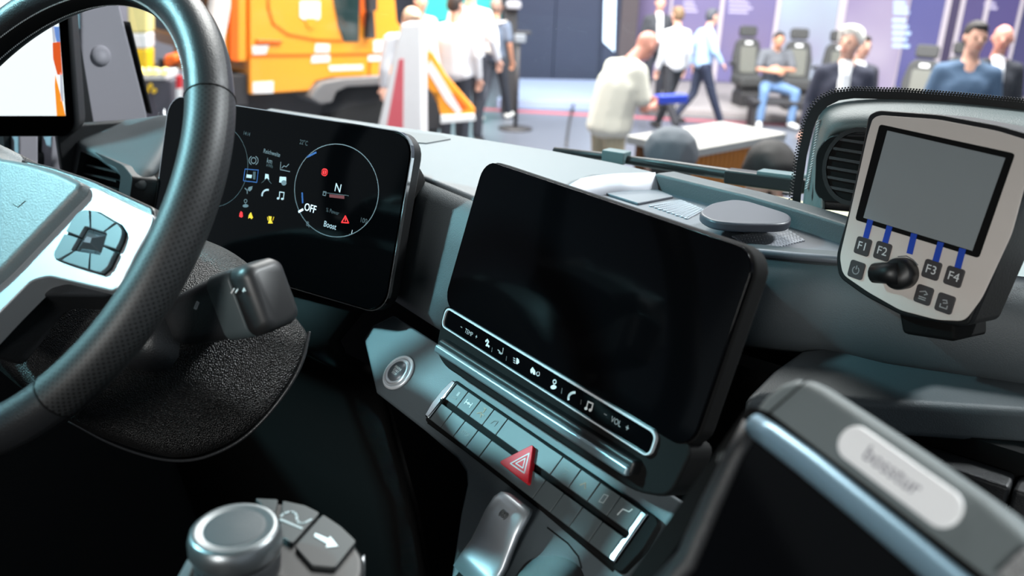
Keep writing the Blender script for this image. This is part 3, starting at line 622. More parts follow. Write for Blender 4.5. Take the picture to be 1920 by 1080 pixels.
x, y = c0(6); trib([[(x - 0.003, y - 0.002), (x, y + 0.002), (x + 0.003, y - 0.002)]], 0.0008, TAN)
x, y = c0(7); trib([[(x - 0.002, y - 0.004), (x - 0.002, y + 0.003), (x + 0.002, y + 0.004), (x + 0.002, y - 0.003), (x - 0.002, y - 0.004)]], 0.0008, GREY_P)
x, y = c0(8); trib([[(x - 0.004, y - 0.004), (x - 0.003, y + 0.002), (x + 0.003, y + 0.003), (x + 0.004, y + 0.006)]], 0.0008, WHITE_P)
hz = rounded([T.px(*p, 0.007) for p in ((1003, 834), (937, 868), (992, 911))], 0.004, 4)
hb = prism('hazard_button', T, hz, 0.002, 0.0095, RED, swp, 0.0016, 3)
hcx = np.mean(hz, 0); hv = [T.px(*p, 0.0097) for p in ((992, 850), (957, 869), (983, 887))]
hv = np.array(hv); hc = hv.mean(0)
ribbon('triangle_mark', T, [[hv[0], hv[1], hv[2], hv[0]]], 0.0011, WHITE_P, hb, 0.0096)
h2 = hc + (hv - hc) * 0.5; ribbon('triangle_mark', T, [[h2[0], h2[1], h2[2], h2[0]]], 0.0010, WHITE_P, hb, 0.0096)

# parking brake paddle
pb = empty('parking_brake_lever', T.w(0.17, -0.1), 'satin silver parking brake paddle at the bottom of the console', 'lever')
rows = []
prof = [(-0.052, 0.020, 0.018), (-0.055, 0.0205, 0.0215), (-0.062, 0.021, 0.0225), (-0.075, 0.0215, 0.0205), (-0.090, 0.0222, 0.0150), (-0.102, 0.0232, 0.0105), (-0.114, 0.024, 0.0095), (-0.128, 0.024, 0.008)]
for k, (y, hw, h) in enumerate(prof):
    cxm = 0.1665 - 0.0 * k; top = []
    rr = 0.008 if k < 2 else 0.0035
    hw2 = hw - (0.006 if k == 0 else 0.0018 if k == 1 else 0)
    for f in (-1, -0.93, -0.75, -0.4, 0, 0.4, 0.75, 0.93, 1):
        top.append(T.w(cxm + f * hw2, y, h - 0.0035 * abs(f) ** 6 - (0.001 if k > 2 else 0) * (1 - f * f)))
    bot = [T.w(cxm + f * (hw2 - 0.001), y + 0.001, h - 0.009) for f in (1, 0.5, 0, -0.5, -1)]
    rows.append(top + bot)
loft('paddle', rows, SILVER, pb, close_u=True, caps=True)
ribbon('park_symbol', T.at(0.169, -0.0685, 0.0222), [[(0.0026 * math.cos(t), 0.0026 * math.sin(t)) for t in np.linspace(0, 6.283, 17)], [(0.0042 * math.cos(t), 0.0042 * math.sin(t)) for t in np.linspace(-0.8, 0.8, 8)], [(0.0042 * math.cos(t), 0.0042 * math.sin(t)) for t in np.linspace(2.34, 3.94, 8)], [(-0.0006, -0.0014), (-0.0006, 0.0014), (0.0007, 0.0009), (-0.0006, 0.0)]], 0.0005, DIM_P, pb, 0.0, 0.0012)
box('pivot', T, 0.150, -0.145, -0.004, 0.184, -0.112, 0.004, MATTE, pb, 0.002)

# ================================================================== STEERING WHEEL
whl = empty('steering_wheel', W.w(0, 0, -0.06), 'black leather steering wheel with silver spoke and perforated grips', 'steering wheel')
RT = 0.0178
def rim_pt(phi, th, r=RT):
    c, s_ = math.cos(R(phi)), math.sin(R(phi)); q = WR + r * math.cos(R(th))
    return W.w(q * c, q * s_, r * 1.06 * math.sin(R(th)))
def rim(name, p0, p1, m, r=RT, n=48, k=32):
    V, F, UV = [], [], []
    for i in range(n + 1):
        for j in range(k + 1): V.append(rim_pt(p0 + (p1 - p0) * i / n, 360.0 * j / k, r)); UV.append((R(p0 + (p1 - p0) * i / n) * WR / 0.0048, 23.0 * j / k))
    for i in range(n):
        for j in range(k): F.append((i * (k + 1) + j, i * (k + 1) + j + 1, (i + 1) * (k + 1) + j + 1, (i + 1) * (k + 1) + j))
    me = bpy.data.meshes.new(name); me.from_pydata([tuple(v) for v in V], [], F); me.polygons.foreach_set('use_smooth', [True] * len(F))
    uv = me.uv_layers.new(name='UVMap')
    for l in me.loops: uv.data[l.index].uv = UV[l.vertex_index]
    me.update(); bm = bmesh.new(); bm.from_mesh(me); bmesh.ops.recalc_face_normals(bm, faces=bm.faces); bm.to_mesh(me); bm.free()
    return link(name, me, m, whl)
rim('rim_cover', 33, 147, LEATHER, RT, 64); rim('rim_cover', -141, -39, LEATHER, RT, 64)
rim('grip', -39, 33, PERF, RT + 0.0004); rim('grip', 147, 219, PERF, RT + 0.0004)
for ph in (33, 147, -39, 219): tube('seam_ring', [rim_pt(ph, 360 * j / 24.0, RT + 0.0002) for j in range(24)], 0.0009, MATTE, whl, 6, closed=True)
loft('seam_band', [[rim_pt(40 + 105 * i / 60.0, th, RT + 0.0006) for th in (158, 166, 174, 182, 190, 196)] for i in range(61)], MATTE, whl, solid=0.0005)
for th in (155, 199):
    V, F = [], []
    for i in range(150):
        ph = 40 + 0.7 * i; b0 = len(V)
        V += [rim_pt(ph + a, th + b, RT + h) for h in (0.0, 0.0014) for a, b in ((0, -2), (0.42, -0.5), (0.42, 2), (0, 0.5))]
        F += [(b0 + 4, b0 + 5, b0 + 6, b0 + 7)] + [(b0 + q, b0 + (q + 1) % 4, b0 + 4 + (q + 1) % 4, b0 + 4 + q) for q in range(4)]
    o = mesh('stitching', V, F, STITCH, whl); o['kind'] = 'stuff'
wp_ = lambda h, l: [W.px(u, v, h) for u, v in l]
prism('hub_back', W, rounded(wp_(-0.03, [(20, 297), (110, 318), (185, 343), (306, 398), (292, 440), (246, 540), (215, 562), (70, 560), (10, 640)]) + [(0.02, -0.135), (-0.06, -0.135), (-0.10, -0.09), (-0.175, -0.07), (-0.175, -0.02), (-0.10, 0.045)], 0.015), -0.06, -0.022, LEATHER, whl, 0.010, 3)
prism('airbag_cover', W, rounded(wp_(0.0, [(0, 298), (70, 310), (125, 328), (160, 346), (158, 362), (80, 443), (0, 527)]) + [(0.0, -0.105), (-0.07, -0.10), (-0.13, -0.035), (-0.125, 0.02), (-0.07, 0.042)], 0.02), -0.028, 0.006, mat('airbag_leather', (112, 120, 122), 0.42, 0, 0.06, 0.2, 700), whl, 0.014, 4)
ribbon('airbag_crease', W.at(0, 0, 0), [wp_(0.007, [(23, 382), (32, 388), (46, 376)])], 0.0006, MATTE, whl, 0.0062)
sk = rounded(wp_(-0.004, [(166, 350), (180, 352), (288, 404), (284, 425), (258, 470), (233, 520), (214, 547), (90, 518), (57, 527), (0, 585), (-70, 660), (-110, 630), (0, 532), (150, 368)]), 0.006)
spoke = prism('spoke_plate', W, sk, -0.026, -0.004, SILVER, whl, 0.005, 4)
pc = wp_(-0.002, [(163, 393), (184, 396), (226, 420), (236, 436), (232, 452), (207, 504), (193, 516), (122, 494), (102, 486), (104, 474), (140, 410), (150, 398)])
prism('key_well', W, pc, -0.004, -0.0032, MATTE, spoke)
pcc = np.mean(pc, 0); inn = np.array(wp_(-0.002, [(164, 428), (203, 440), (192, 478), (140, 470)])); icc = inn.mean(0)
ang = lambda p: math.atan2(p[1] - icc[1], p[0] - icc[0])
cuts = sorted([ang(p) for p in wp_(-0.002, [(173, 408), (211, 428), (211, 468), (172, 500), (128, 482), (132, 440)])])
def on_poly(poly, a):
    d = np.array([math.cos(a), math.sin(a)]); best = 0
    for i in range(len(poly)):
        p, q = np.array(poly[i]) - icc, np.array(poly[(i + 1) % len(poly)]) - icc
        det = d[0] * (p - q)[1] - d[1] * (p - q)[0]
        if abs(det) < 1e-12: continue
        t = (p[0] * (p - q)[1] - p[1] * (p - q)[0]) / det; s_ = (d[0] * p[1] - d[1] * p[0]) / det
        if t > 0 and -1e-6 <= s_ <= 1 + 1e-6: best = max(best, t)
    return icc + d * best
for i in range(6):
    a0, a1 = cuts[i] + 0.035, (cuts[(i + 1) % 6] + (2 * math.pi if i == 5 else 0)) - 0.035
    aa = np.linspace(a0, a1, 9)
    outer = [pcc + (on_poly(pc, a) - pcc) * 0.965 for a in aa]; inner = [icc + (on_poly(list(inn), a) - icc) * 1.07 for a in aa]
    prism('spoke_key', W, outer + inner[::-1], -0.004, 0.0002, SWB, spoke, 0.0006)
il = rounded(list(inn), 0.002, 3); nI = len(il)
tp = [icc + (np.array(p) - icc) * 0.25 for p in il]
mesh('touch_pad', [W.w(*p, -0.003) for p in il] + [W.w(*p, 0.0028) for p in tp], [tuple(range(nI, 2 * nI))] + [(i, (i + 1) % nI, nI + (i + 1) % nI, nI + i) for i in range(nI)], mat('pad_gloss', (170, 176, 182), 0.14, 0.9), spoke)
prism('left_spoke', W, [(-0.132, -0.015), (-0.192, -0.005), (-0.192, -0.075), (-0.15, -0.085), (-0.075, -0.125), (-0.055, -0.105)], -0.026, -0.004, SILVER, whl, 0.005)

# ================================================================== STEERING COLUMN
colm = empty('steering_column', W.w(0, 0, -0.2), 'grained black steering column cover behind the wheel', 'steering column')
so_ = [W.px(u, v, -0.17) for u, v in ((385, 446), (432, 466), (472, 494), (530, 560), (582, 628), (562, 690), (508, 775), (440, 832), (340, 868), (220, 836), (130, 790), (20, 700), (-100, 560), (0, 440), (200, 400))]
rows = []; cc = np.array([W.px(240, 620, -0.17)])[0]
for h, sc_ in ((-0.18, 0.97), (-0.17, 0.985), (-0.155, 0.97), (-0.13, 0.90), (-0.11, 0.78), (-0.095, 0.60), (-0.09, 0.3), (-0.088, 0.02)):
    rows.append([W.w(*(cc + (np.array(p) - cc) * sc_), h) for p in rounded(so_, 0.06, 6)])
loft('cover', rows, GRAIN, colm, close_u=True, caps=True)
def chaikin(P, n=3):
    P = [A3(*p) for p in P]
    for _ in range(n): P = [P[0]] + [q for a, b in zip(P[:-1], P[1:]) for q in (a * 0.75 + b * 0.25, a * 0.25 + b * 0.75)] + [P[-1]]
    return P
tube('cover_edge', chaikin([W.w(*W.px(u, v, -0.172), -0.172) for u, v in ((580, 622), (566, 690), (508, 775), (440, 838), (340, 872), (220, 840), (130, 790))]), 0.0016, LEATHER, colm)
# stalk
A_, B_ = at(335, 598, 0.735), at(508, 552, 0.665)
ax_ = B_ - A_; KL = np.linalg.norm(ax_); KF = Fr(A_, ax_, ray(420, 500) * 0 + np.cross(np.cross(ax_, Uw), ax_) * -1 if False else Uw)
def sect(x, hy, hz, cy=0.0, r=0.35, n=6):
    P = rrect(-hz, -hy, hz, hy, min(hy, hz) * r, n); return [KF.w(x, cy + b, a) for a, b in P]
stk = empty('control_stalk', KF.w(0, -0.02), 'dark grey multi-function stalk right of the steering wheel', 'stalk')
loft('body', [sect(x * KL, hy, hz, cy, 0.6) for x, hy, hz, cy in ((-0.1, 0.010, 0.008, 0.0), (0.0, 0.017, 0.012, -0.002), (0.15, 0.022, 0.015, -0.002), (0.35, 0.024, 0.017, -0.001), (0.6, 0.026, 0.018, 0.0), (0.82, 0.0275, 0.019, 0.0), (0.83, 0.0275, 0.019, 0))], LEATHER, stk, close_u=True, caps=True)
loft('twist_ring', [sect(x * KL, hy, hz, 0, 0.5) for x, hy, hz in ((0.62, 0.0268, 0.0185), (0.63, 0.0275, 0.0192), (0.85, 0.0282, 0.0196), (0.86, 0.0275, 0.019))], mat('stalk_ring_grey', (64, 73, 75), 0.45), stk, close_u=True, caps=True)
loft('end_cap', [sect(x * KL, hy, hz, 0, 0.5) for x, hy, hz in ((0.875, 0.0282, 0.0195), (0.98, 0.0275, 0.019), (1.03, 0.025, 0.017), (1.045, 0.020, 0.013))], mat('stalk_cap_grey', (32, 32, 33), 0.45), stk, close_u=True, caps=True)
KT = Fr(KF.w(0, 0, 0.0197), KF.ex, KF.ey)
k2 = lambda u, v: KT.px(u, v)
ribbon('wiper_symbol', KT, [[k2(435, 549), k2(440, 541)], [k2(443, 548), k2(447, 542)], [k2(457, 546), k2(459, 540), k2(461, 545)]], 0.0012, WHITE_P, stk, 0.0002, 0.0006)
ribbon('light_symbol', KT, [[k2(361, 579), k2(366, 567), k2(369, 569), k2(364, 581), k2(361, 579)]], 0.0008, WHITE_P, stk, -0.004, 0.0026)
CF = Fr(at(345, 640, 0.75), np.cross(ax_, Uw), Uw); CF2 = Fr(KF.w(-0.03, -0.022), -KF.n, KF.ey)
lathe('collar', Fr(KF.w(-0.05, -0.012), KF.ey, KF.n), [(0.0, 0.0), (0.036, 0.0), (0.036, 0.03), (0.033, 0.042), (0.022, 0.050), (0.0, 0.052)], LEATHER, stk, 40)

# ================================================================== GEAR SELECTOR
GZ = at(440, 990, 0.50); GF = Fr(GZ, Rw, Fw)
gs = empty('gear_selector', GF.w(0, 0, -0.08), 'grey rotary gear selector with marked keys at lower left', 'gear selector')
kr = 0.0258  # knob cap and ring colours darkened in place of light falloff
lathe('knob', GF, [(0.0, -0.06), (kr * 0.93, -0.06), (kr * 0.96, -0.03), (kr * 0.98, -0.012)], LEATHER, gs)
lathe('knob_ring', GF, [(kr * 0.99, -0.016), (kr * 1.04, -0.012), (kr * 1.04, -0.006), (kr * 0.99, -0.001), (kr * 0.90, 0.0010), (kr * 0.83, 0.0002)], mat('knob_ring_silver', (120, 124, 126), 0.35, 0.85), gs, 48)
lathe('knob_cap', GF, [(kr * 0.85, -0.002), (kr * 0.825, -0.0004), (kr * 0.6, 0.0006), (0.0, 0.0012)], mat('knob_cap_grey', (44, 49, 52), 0.55, 0, 0.05, 0.15, 900), gs, 48)
KEYG = mat('selector_key_grey', (36, 39, 40), 0.5)  # darker copy of the button grey, standing in for weaker light
hp = lambda l, h=-0.028: [GF.px(u, v, h) for u, v in l]
hs = hp([(325, 1110), (350, 1040), (400, 975), (470, 940), (520, 938), (560, 948), (610, 970), (655, 1003), (684, 1042), (683, 1075), (650, 1130), (560, 1220), (380, 1220)])
prism('housing', GF, rounded(hs, 0.006), -0.075, -0.0285, BLK, gs, 0.004, 3)
prism('key', GF, rounded(hp([(530, 944), (572, 953), (600, 967), (548, 1025), (525, 1010)]), 0.002), -0.0285, -0.0255, KEYG, gs, 0.001)
prism('key', GF, rounded(hp([(606, 970), (640, 993), (668, 1020), (628, 1070), (585, 1066), (553, 1030)]), 0.002), -0.0285, -0.0255, KEYG, gs, 0.001)
prism('key', GF, rounded(hp([(478, 940), (522, 942), (515, 970), (500, 960)]), 0.002), -0.0285, -0.0255, KEYG, gs, 0.001)
prism('trim_strip', GF, hp([(684, 1046), (684, 1062), (650, 1120), (643, 1110)], -0.04), -0.05, -0.036, SILVER, gs, 0.001)
prism('side_trim', GF, hp([(333, 1085), (352, 1050), (362, 1062), (350, 1100)], -0.0284), -0.0285, -0.0272, SWB, gs, 0.0006)
KZ = -0.0254
ribbon('reverse_letter', GF, [hp([(526, 974), (566, 991)], KZ), hp([(527, 968), (532, 963), (545, 959), (553, 961), (556, 967), (557, 976), (562, 981), (570, 981), (584, 974)], KZ)], 0.0016, GREY_P, gs, KZ)
prism('arrow_mark', GF, hp([(591, 1000), (616, 1011), (619, 1006), (634, 1025), (611, 1027), (614, 1020), (589, 1006)], KZ), KZ, KZ + 0.0004, WHITE_P, gs)
box('armrest_arm', GF, -0.06, -0.30, -0.14, 0.08, 0.02, -0.076, MATTE, gs, 0.01)

# ================================================================== MIRROR-CAMERA MONITOR
DF = Fr(at(123, 217, 1.22), Rw * math.cos(R(8)) + Fw * math.sin(R(8)), Uw + A3(-0.02, -0.08, 0))
mc = empty('camera_monitor', DF.w(-0.06, -0.05), 'upright black camera mirror screen glowing white beside the driver pillar', 'monitor')
d_ = lambda l: [DF.px(*p) for p in l]
prism('case', DF, rounded(d_([(-120, 258), (128, 258), (148, 238), (133, 40), (122, -140), (-120, -140)]), 0.012), -0.035, -0.001, DASHD, mc, 0.006, 3)
prism('bezel', DF, rounded(d_([(-115, 255), (124, 255), (139, 238), (128, 60), (120, -130), (-115, -130)]), 0.010), -0.001, 0.0, GLOSS, mc)
SCW = mat('screen_white', (236, 246, 246), 0.6, 0, 0.01, emit=1.05); SCO = mat('screen_orange', (250, 150, 40), 0.6, 0, 0.1, emit=0.9)
SCB = mat('screen_blue', (110, 150, 220), 0.6, 0, 0.1, emit=0.8); SCR = mat('screen_red_orange', (236, 96, 40), 0.6, 0, 0.15, emit=0.8, scale=300); SCG = mat('screen_pale', (196, 200, 212), 0.6, 0, 0.2, emit=0.8, scale=300)
pic = prism('picture', DF, d_([(-110, 217), (123, 217), (110, 40), (104, -120), (-110, -120)]), 0.0, 0.0006, SCW, mc)
for l, m_ in (([(107, 217), (123, 217), (117, 190), (104, 140), (103, 160)], SCO), ([(99, 80), (113, 78), (117, 140), (108, 140), (100, 110)], SCR), ([(101, 50), (111, 50), (113, 80), (106, 78)], SCB), ([(113, 135), (117, 140), (120, 190), (114, 190)], SCG), ([(97, 45), (102, 48), (105, 78), (100, 80)], SCG)):
    prism('picture_patch', DF, d_(l), 0.0006, 0.0009, m_, pic)
tube('mount_arm', [DF.w(-0.03, 0.05, -0.03), at(90, 150, 1.42), at(100, 140, 1.55)], 0.012, DASHD, mc)

# ================================================================== HANDHELD DISPLAY ON THE PASSENGER SIDE
MF = recl(at(1740, 410, 0.73), 17, 6)
mo = empty('machine_display', MF.w(0, -0.08, -0.03), 'warm grey machine control display with F1 to F4 keys and black knob', 'display')
m_ = lambda l, h=0.0: [MF.px(u, v, h) for u, v in l]
mout = rounded(m_([(1646, 206), (1760, 214), (1870, 234), (1965, 262), (1815, 614), (1690, 592), (1620, 555), (1572, 520), (1567, 480), (1590, 400), (1618, 270), (1628, 215)]), 0.007)
prism('case', MF, mout, -0.055, -0.003, MON, mo, 0.004, 3)
fcx = np.mean(mout, 0)
prism('rubber_edge', MF, mout, -0.010, 0.0005, BLK, mo, 0.002)
mfc = rounded(m_([(1652, 216), (1760, 224), (1870, 245), (1945, 268), (1898, 440), (1842, 560), (1810, 602), (1760, 600), (1690, 582), (1630, 548), (1582, 515), (1576, 482), (1600, 380), (1628, 255), (1638, 222)]), 0.006)
prism('front_plate', MF, mfc, 0.0, 0.002, WARM, mo, 0.0008)
prism('screen_mask', MF, rounded(m_([(1652, 233), (1906, 288), (1838, 484), (1606, 412)]), 0.003), 0.002, 0.0024, MATTE, mo)
prism('screen', MF, m_([(1667, 245), (1888, 296), (1826, 470), (1622, 408)]), 0.0024, 0.0028, LCD, mo)
for a, b in (((1632, 412), (1623, 446)), ((1668, 424), (1658, 460)), ((1714, 438), (1705, 476)), ((1764, 454), (1754, 490)), ((1805, 466), (1795, 504))):
    pa, pb_ = np.array(MF.px(*a, 0.003)), np.array(MF.px(*b, 0.003)); t = (pb_ - pa) / np.linalg.norm(pb_ - pa); nn = np.array([-t[1], t[0]]) * 0.0027
    prism('blue_marking', MF, [pa + nn, pa - nn, pb_ - nn, pb_ + nn], 0.0024, 0.0032, BLUE, mo)
kf = MF.at(0, 0, 0, 0); tl_ = np.array(MF.px(1790, 519)) - np.array(MF.px(1618, 462)); mrot = math.atan2(tl_[1], tl_[0])
KEYC = mat('key_dark_grey', (58, 55, 56), 0.55)
for (u, v), s_ in zip(((1618, 462), (1655, 471), (1747, 506), (1789, 519), (1606, 506), (1732, 553), (1772, 569)), ('F1', 'F2', 'F3', 'F4', 'pw', 'es', 'ma')):
    f = MF.at(*MF.px(u, v, 0.003), 0.002, mrot * 0.85)
    k = prism('key', f, rrect(-0.0075, -0.0080, 0.0075, 0.0080, 0.0022, 3), 0.0, 0.002, KEYC, mo, 0.0005)
    if s_[0] == 'F': text('key_lettering', s_, f, 0, 0, 0.0105, WHITE_P, k, z=0.0022)
    elif s_ == 'pw': ribbon('power_symbol', f, [[(0.0032 * math.sin(t), -0.0004 + 0.0034 * math.cos(t)) for t in np.linspace(0.6, 5.68, 14)], [(0, 0.0008), (0, 0.004)]], 0.0009, GREY_P, k, 0.0021)
    elif s_ == 'es': ribbon('key_symbol', f, [[(-0.0035, 0.002), (0.001, 0.0038), (0.0035, 0.0018), (0.001, 0.0006)], [(-0.003, -0.002), (0.003, -0.002)], [(-0.003, -0.0038), (0.003, -0.0038)]], 0.0009, GREY_P, k, 0.0021)
    else: ribbon('key_symbol', f, [[(-0.002, 0.0025), (0.001, 0.0032), (0.0022, 0.001), (-0.001, 0.0002)], [(-0.003, -0.0012), (-0.003, -0.0038), (0.003, -0.0038), (0.003, -0.0012)]], 0.0010, GREY_P, k, 0.0021)
# folding knob: round base and lever to the left
f = MF.at(*MF.px(1690, 513, 0.006), 0.002)
lathe('knob_base', f, [(0.0, 0), (0.014, 0), (0.014, 0.010), (0.0120, 0.014), (0.0, 0.0145)], BLK, mo)
ka, kb = np.array(MF.px(1690, 512, 0.010)), np.array(MF.px(1640, 512, 0.010)); 
tube('knob_lever', [MF.w(*ka, 0.012), MF.w(*(ka * 0.5 + kb * 0.5), 0.012), MF.w(*kb, 0.010)], [0.0105, 0.0095, 0.009], BLK, mo, 14)
ribbon('turn_mark', MF, [m_([(1684, 481), (1700, 480), (1712, 487), (1721, 497)], 0.002)], 0.0009, DIM_P, mo, 0.002)
mb = onz(1752, 655, ZS)
prism('stand', MF, m_([(1690, 570), (1800, 606), (1800, 640), (1700, 625)], -0.02), -0.07, -0.012, MATTE, mo, 0.004)
prism('foot', V0, rounded([tuple(onz(u, v, ZS + 0.012)[:2]) for u, v in ((1700, 628), (1830, 618), (1815, 648), (1775, 668), (1700, 648))], 0.01), ZS, ZS + 0.03, MATTE, mo, 0.004)
# chrome clamp beside it
clp = empty('chrome_clamp', at(1915, 575, 0.8), 'small chrome clamp on black rod right of the machine display', 'clamp')
tube('rod', [at(1905, 575, 0.80), at(1945, 588, 0.80), at(1990, 600, 0.80)], 0.010, BLK, clp)
lathe('clamp_cap', Fr(at(1899, 573, 0.80), Rw, Uw), [(0.0, -0.01), (0.006, -0.01), (0.006, 0.004), (0.003, 0.007), (0.0, 0.008)], CHROME, clp, 20)

# ================================================================== TABLET AT LOWER RIGHT
BF = recl(at(1480, 740, 0.42), 27, 33)
tb_ = empty('terminal_screen', BF.w(0.1, -0.2), 'grey in-cab terminal with white name plate at lower right', 'terminal')
b_ = lambda l, h=0.0: [BF.px(u, v, h) for u, v in l]
_c0 = BF.px(1412, 796); _e = np.array(BF.px(1830, 1130, 0.001)) - np.array(BF.px(1412, 796, 0.001)); BR = BF.at(_c0[0], _c0[1], 0.0, math.atan2(_e[1], _e[0]))
def br(x, y):
    p = BR.w(x, y) - BF.o; return (p @ BF.ex, p @ BF.ey)
bo = [br(-0.022, -0.17), br(-0.02, -0.13)] + b_([(1240, 1060), (1300, 960), (1360, 850), (1400, 780), (1432, 738), (1462, 715), (1490, 706), (1520, 710), (1545, 722), (1700, 825), (1850, 930)]) + [br(0.185, 0.026), br(0.205, 0.012), br(0.205, -0.16), br(0.19, -0.175), br(-0.005, -0.175)]
prism('case', BF, bo, -0.035, 0.0, TABL, tb_, 0.006, 4)
prism('case_seam', BF, b_([(1512, 712), (1515, 713), (1437, 782), (1433, 780)]), 0.0, 0.0003, MATTE, tb_)
bi = [br(-0.009, 0.006), br(0.004, 0.010), br(0.185, 0.010), br(0.193, 0.0), br(0.193, -0.155), br(0.185, -0.165), br(0.0, -0.165), br(-0.008, -0.155)]
prism('bezel_gap', BF, rounded(bi, 0.004), 0.0, 0.0006, MATTE, tb_)
tube('bezel_bar', [BF.w(*p, 0.001) for p in b_([(1412, 796), (1450, 820), (1520, 872), (1600, 938), (1700, 1020), (1830, 1130)], 0.002)] + [BR.w(0.183, 0.0, 0.001)], 0.0062, TABB, tb_, 20)
tube('bezel_side', [BF.w(*p, 0.0) for p in b_([(1412, 797), (1380, 850), (1335, 945), (1290, 1050)], 0.001)] + [BR.w(0.004, -0.158, 0.0)], [0.0062, 0.0055, 0.0065, 0.007, 0.007], DASHD, tb_, 20)
tube('bezel_side', [BR.w(0.183, 0.0, 0.0), BR.w(0.183, -0.158, 0.0)], 0.0062, DASHD, tb_, 20)
tube('bezel_side', [BR.w(0.004, -0.158, 0.0), BR.w(0.183, -0.158, 0.0)], 0.0062, DASHD, tb_, 20)
prism('screen', BF, [br(0.006, -0.006), br(0.180, -0.006), br(0.180, -0.155), br(0.006, -0.155)], 0.0006, 0.0012, GLOSS, tb_)
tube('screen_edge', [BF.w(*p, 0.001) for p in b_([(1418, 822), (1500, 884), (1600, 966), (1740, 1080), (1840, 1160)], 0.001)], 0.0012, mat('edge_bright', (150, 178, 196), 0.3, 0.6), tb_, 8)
pa, pb_ = np.array(BF.px(1603, 832, 0.001)), np.array(BF.px(1768, 952, 0.001)); t = (pb_ - pa) / np.linalg.norm(pb_ - pa)
PFr = Fr(BF.w(*((pa + pb_) / 2), 0.0), BF.ex * t[0] + BF.ey * t[1], BF.ey * t[0] - BF.ex * t[1]); hl = np.linalg.norm(pb_ - pa) / 2
npl = prism('name_plate', PFr, rrect(-hl - 0.008, -0.0082, hl + 0.008, 0.0082, 0.0080, 8), 0.0, 0.0022, mat('plate_white', (252, 252, 254), 0.35), tb_, 0.0012, 3)
text('plate_lettering', 'bosstur', PFr, -0.002, 0.0, 0.0098, mat('plate_print', (120, 118, 130), 0.6), npl, z=0.0024)
ribbon('seat_symbol', BF, [b_([(1350, 850), (1345, 866)], 0.007), b_([(1357, 846), (1352, 862)], 0.007)], 0.0006, DIM_P, tb_, 0.0070)
tube('mount_arm', [BF.w(0.10, -0.14, -0.03), BF.w(0.12, -0.16, -0.12), A3(0.1, 0.55, 1.5)], 0.02, MATTE, tb_)
prism('cable_sleeve', BF, b_([(1866, 1085), (1925, 1030), (1990, 1062), (1955, 1120)], 0.002), 0.0, 0.006, mat('sleeve_glitter', (150, 150, 150), 0.3, 0.3, 0.6, 0.5, 900), tb_, 0.002)

# ================================================================== THE HALL: booths and vehicles
ORANGE = mat('truck_orange', (255, 162, 48), 0.3, 0, 0.03, coat=0.3); ORANGED = mat('truck_deep_orange', (240, 105, 25), 0.35, 0, 0.03)
WHITEP = mat('white_paint', (235, 235, 235), 0.4); GREYF = mat('fender_grey', (120, 118, 118), 0.5); CHAS = mat('chassis_dark', (50, 48, 50), 0.6)
DGLASS = mat('dark_window', (40, 62, 62), 0.1); TYRE = mat('tyre', (30, 30, 31), 0.8)
TF = facing(470, 178, 8.6, 50)
trk = empty('municipal_truck', TF.w(0.8, -1.3, -1), 'bright orange municipal truck parked behind the steering wheel', 'truck')
t_ = lambda l, h=0.0: [TF.px(u, v, h) for u, v in l]
prism('cab', TF, t_([(468, -330), (468, 178), (580, 171), (593, 153), (622, 146), (745, 141), (775, 110), (768, 70), (745, 40), (712, -330)]), -2.2, 0.0, ORANGE, trk, 0.02)
prism('rear_body', TF, t_([(412, -330), (412, 88), (437, 116), (466, 117), (466, -330)]), -2.2, -0.03, ORANGE, trk, 0.02)
prism('body_edge', TF, t_([(430, -330), (430, 112), (446, 116), (446, -330)]), -0.03, 0.02, ORANGED, trk, 0.005)
prism('window', TF, t_([(628, -330), (625, 5), (634, 50), (644, 78), (672, 78), (677, -330)]), 0.0, 0.012, DGLASS, trk)
prism('front_post', TF, t_([(677, -330), (674, 20), (680, 50), (690, 52), (688, -330)]), 0.0, 0.02, ORANGED, trk)
prism('window_mirror', TF, t_([(684, -60), (704, -60), (703, 20), (688, 20)], 0.2), 0.15, 0.25, CHAS, trk, 0.01)
prism('mirror_arm', TF, t_([(692, 20), (700, 20), (703, 72), (688, 72)], 0.1), 0.02, 0.12, CHAS, trk, 0.01)
ribbon('door_seam', TF, [t_([(498, -200), (503, 15), (512, 45), (540, 65), (590, 75), (640, 77)]), t_([(470, 105), (600, 103), (740, 101)]), t_([(693, 105), (692, 140)])], 0.03, ORANGED, trk, 0.001, 0.004)
prism('fender', TF, t_([(580, 184), (588, 168), (604, 154), (640, 147), (745, 140), (745, 158), (650, 163), (630, 172), (622, 192), (600, 196)], 0.08), -0.5, 0.10, GREYF, trk, 0.02)
for l in ([(562, 2), (600, 2), (600, 34), (582, 44), (562, 32)], [(472, 86), (504, 84), (498, 101), (474, 102)], [(592, 82), (618, 83), (617, 98), (590, 98)], [(474, 154), (512, 152), (512, 174), (474, 175)], [(585, 104), (618, 103), (618, 116), (583, 118)], [(616, 123), (680, 121), (680, 131), (618, 133)], [(700, 76), (725, 74), (724, 96), (700, 98)], [(690, 104), (735, 103), (735, 113), (690, 115)]):
    prism('white_sticker', TF, t_(l), 0.0, 0.006, WHITEP, trk)
prism('door_handle', TF, t_([(478, 73), (528, 75), (526, 82), (480, 81)]), 0.0, 0.03, ORANGED, trk, 0.008)
prism('crest', TF, t_([(572, 34), (592, 34), (590, 50), (582, 54), (575, 48)]), 0.006, 0.012, ORANGE, trk)
wc = TF.px(695, 245, -0.1); wfr = TF.at(wc[0], wc[1], -0.45)
lathe('wheel', wfr, [(0.0, 0.0), (0.48, 0.0), (0.52, 0.05), (0.52, 0.30), (0.46, 0.36), (0.32, 0.36)], TYRE, trk, 40)
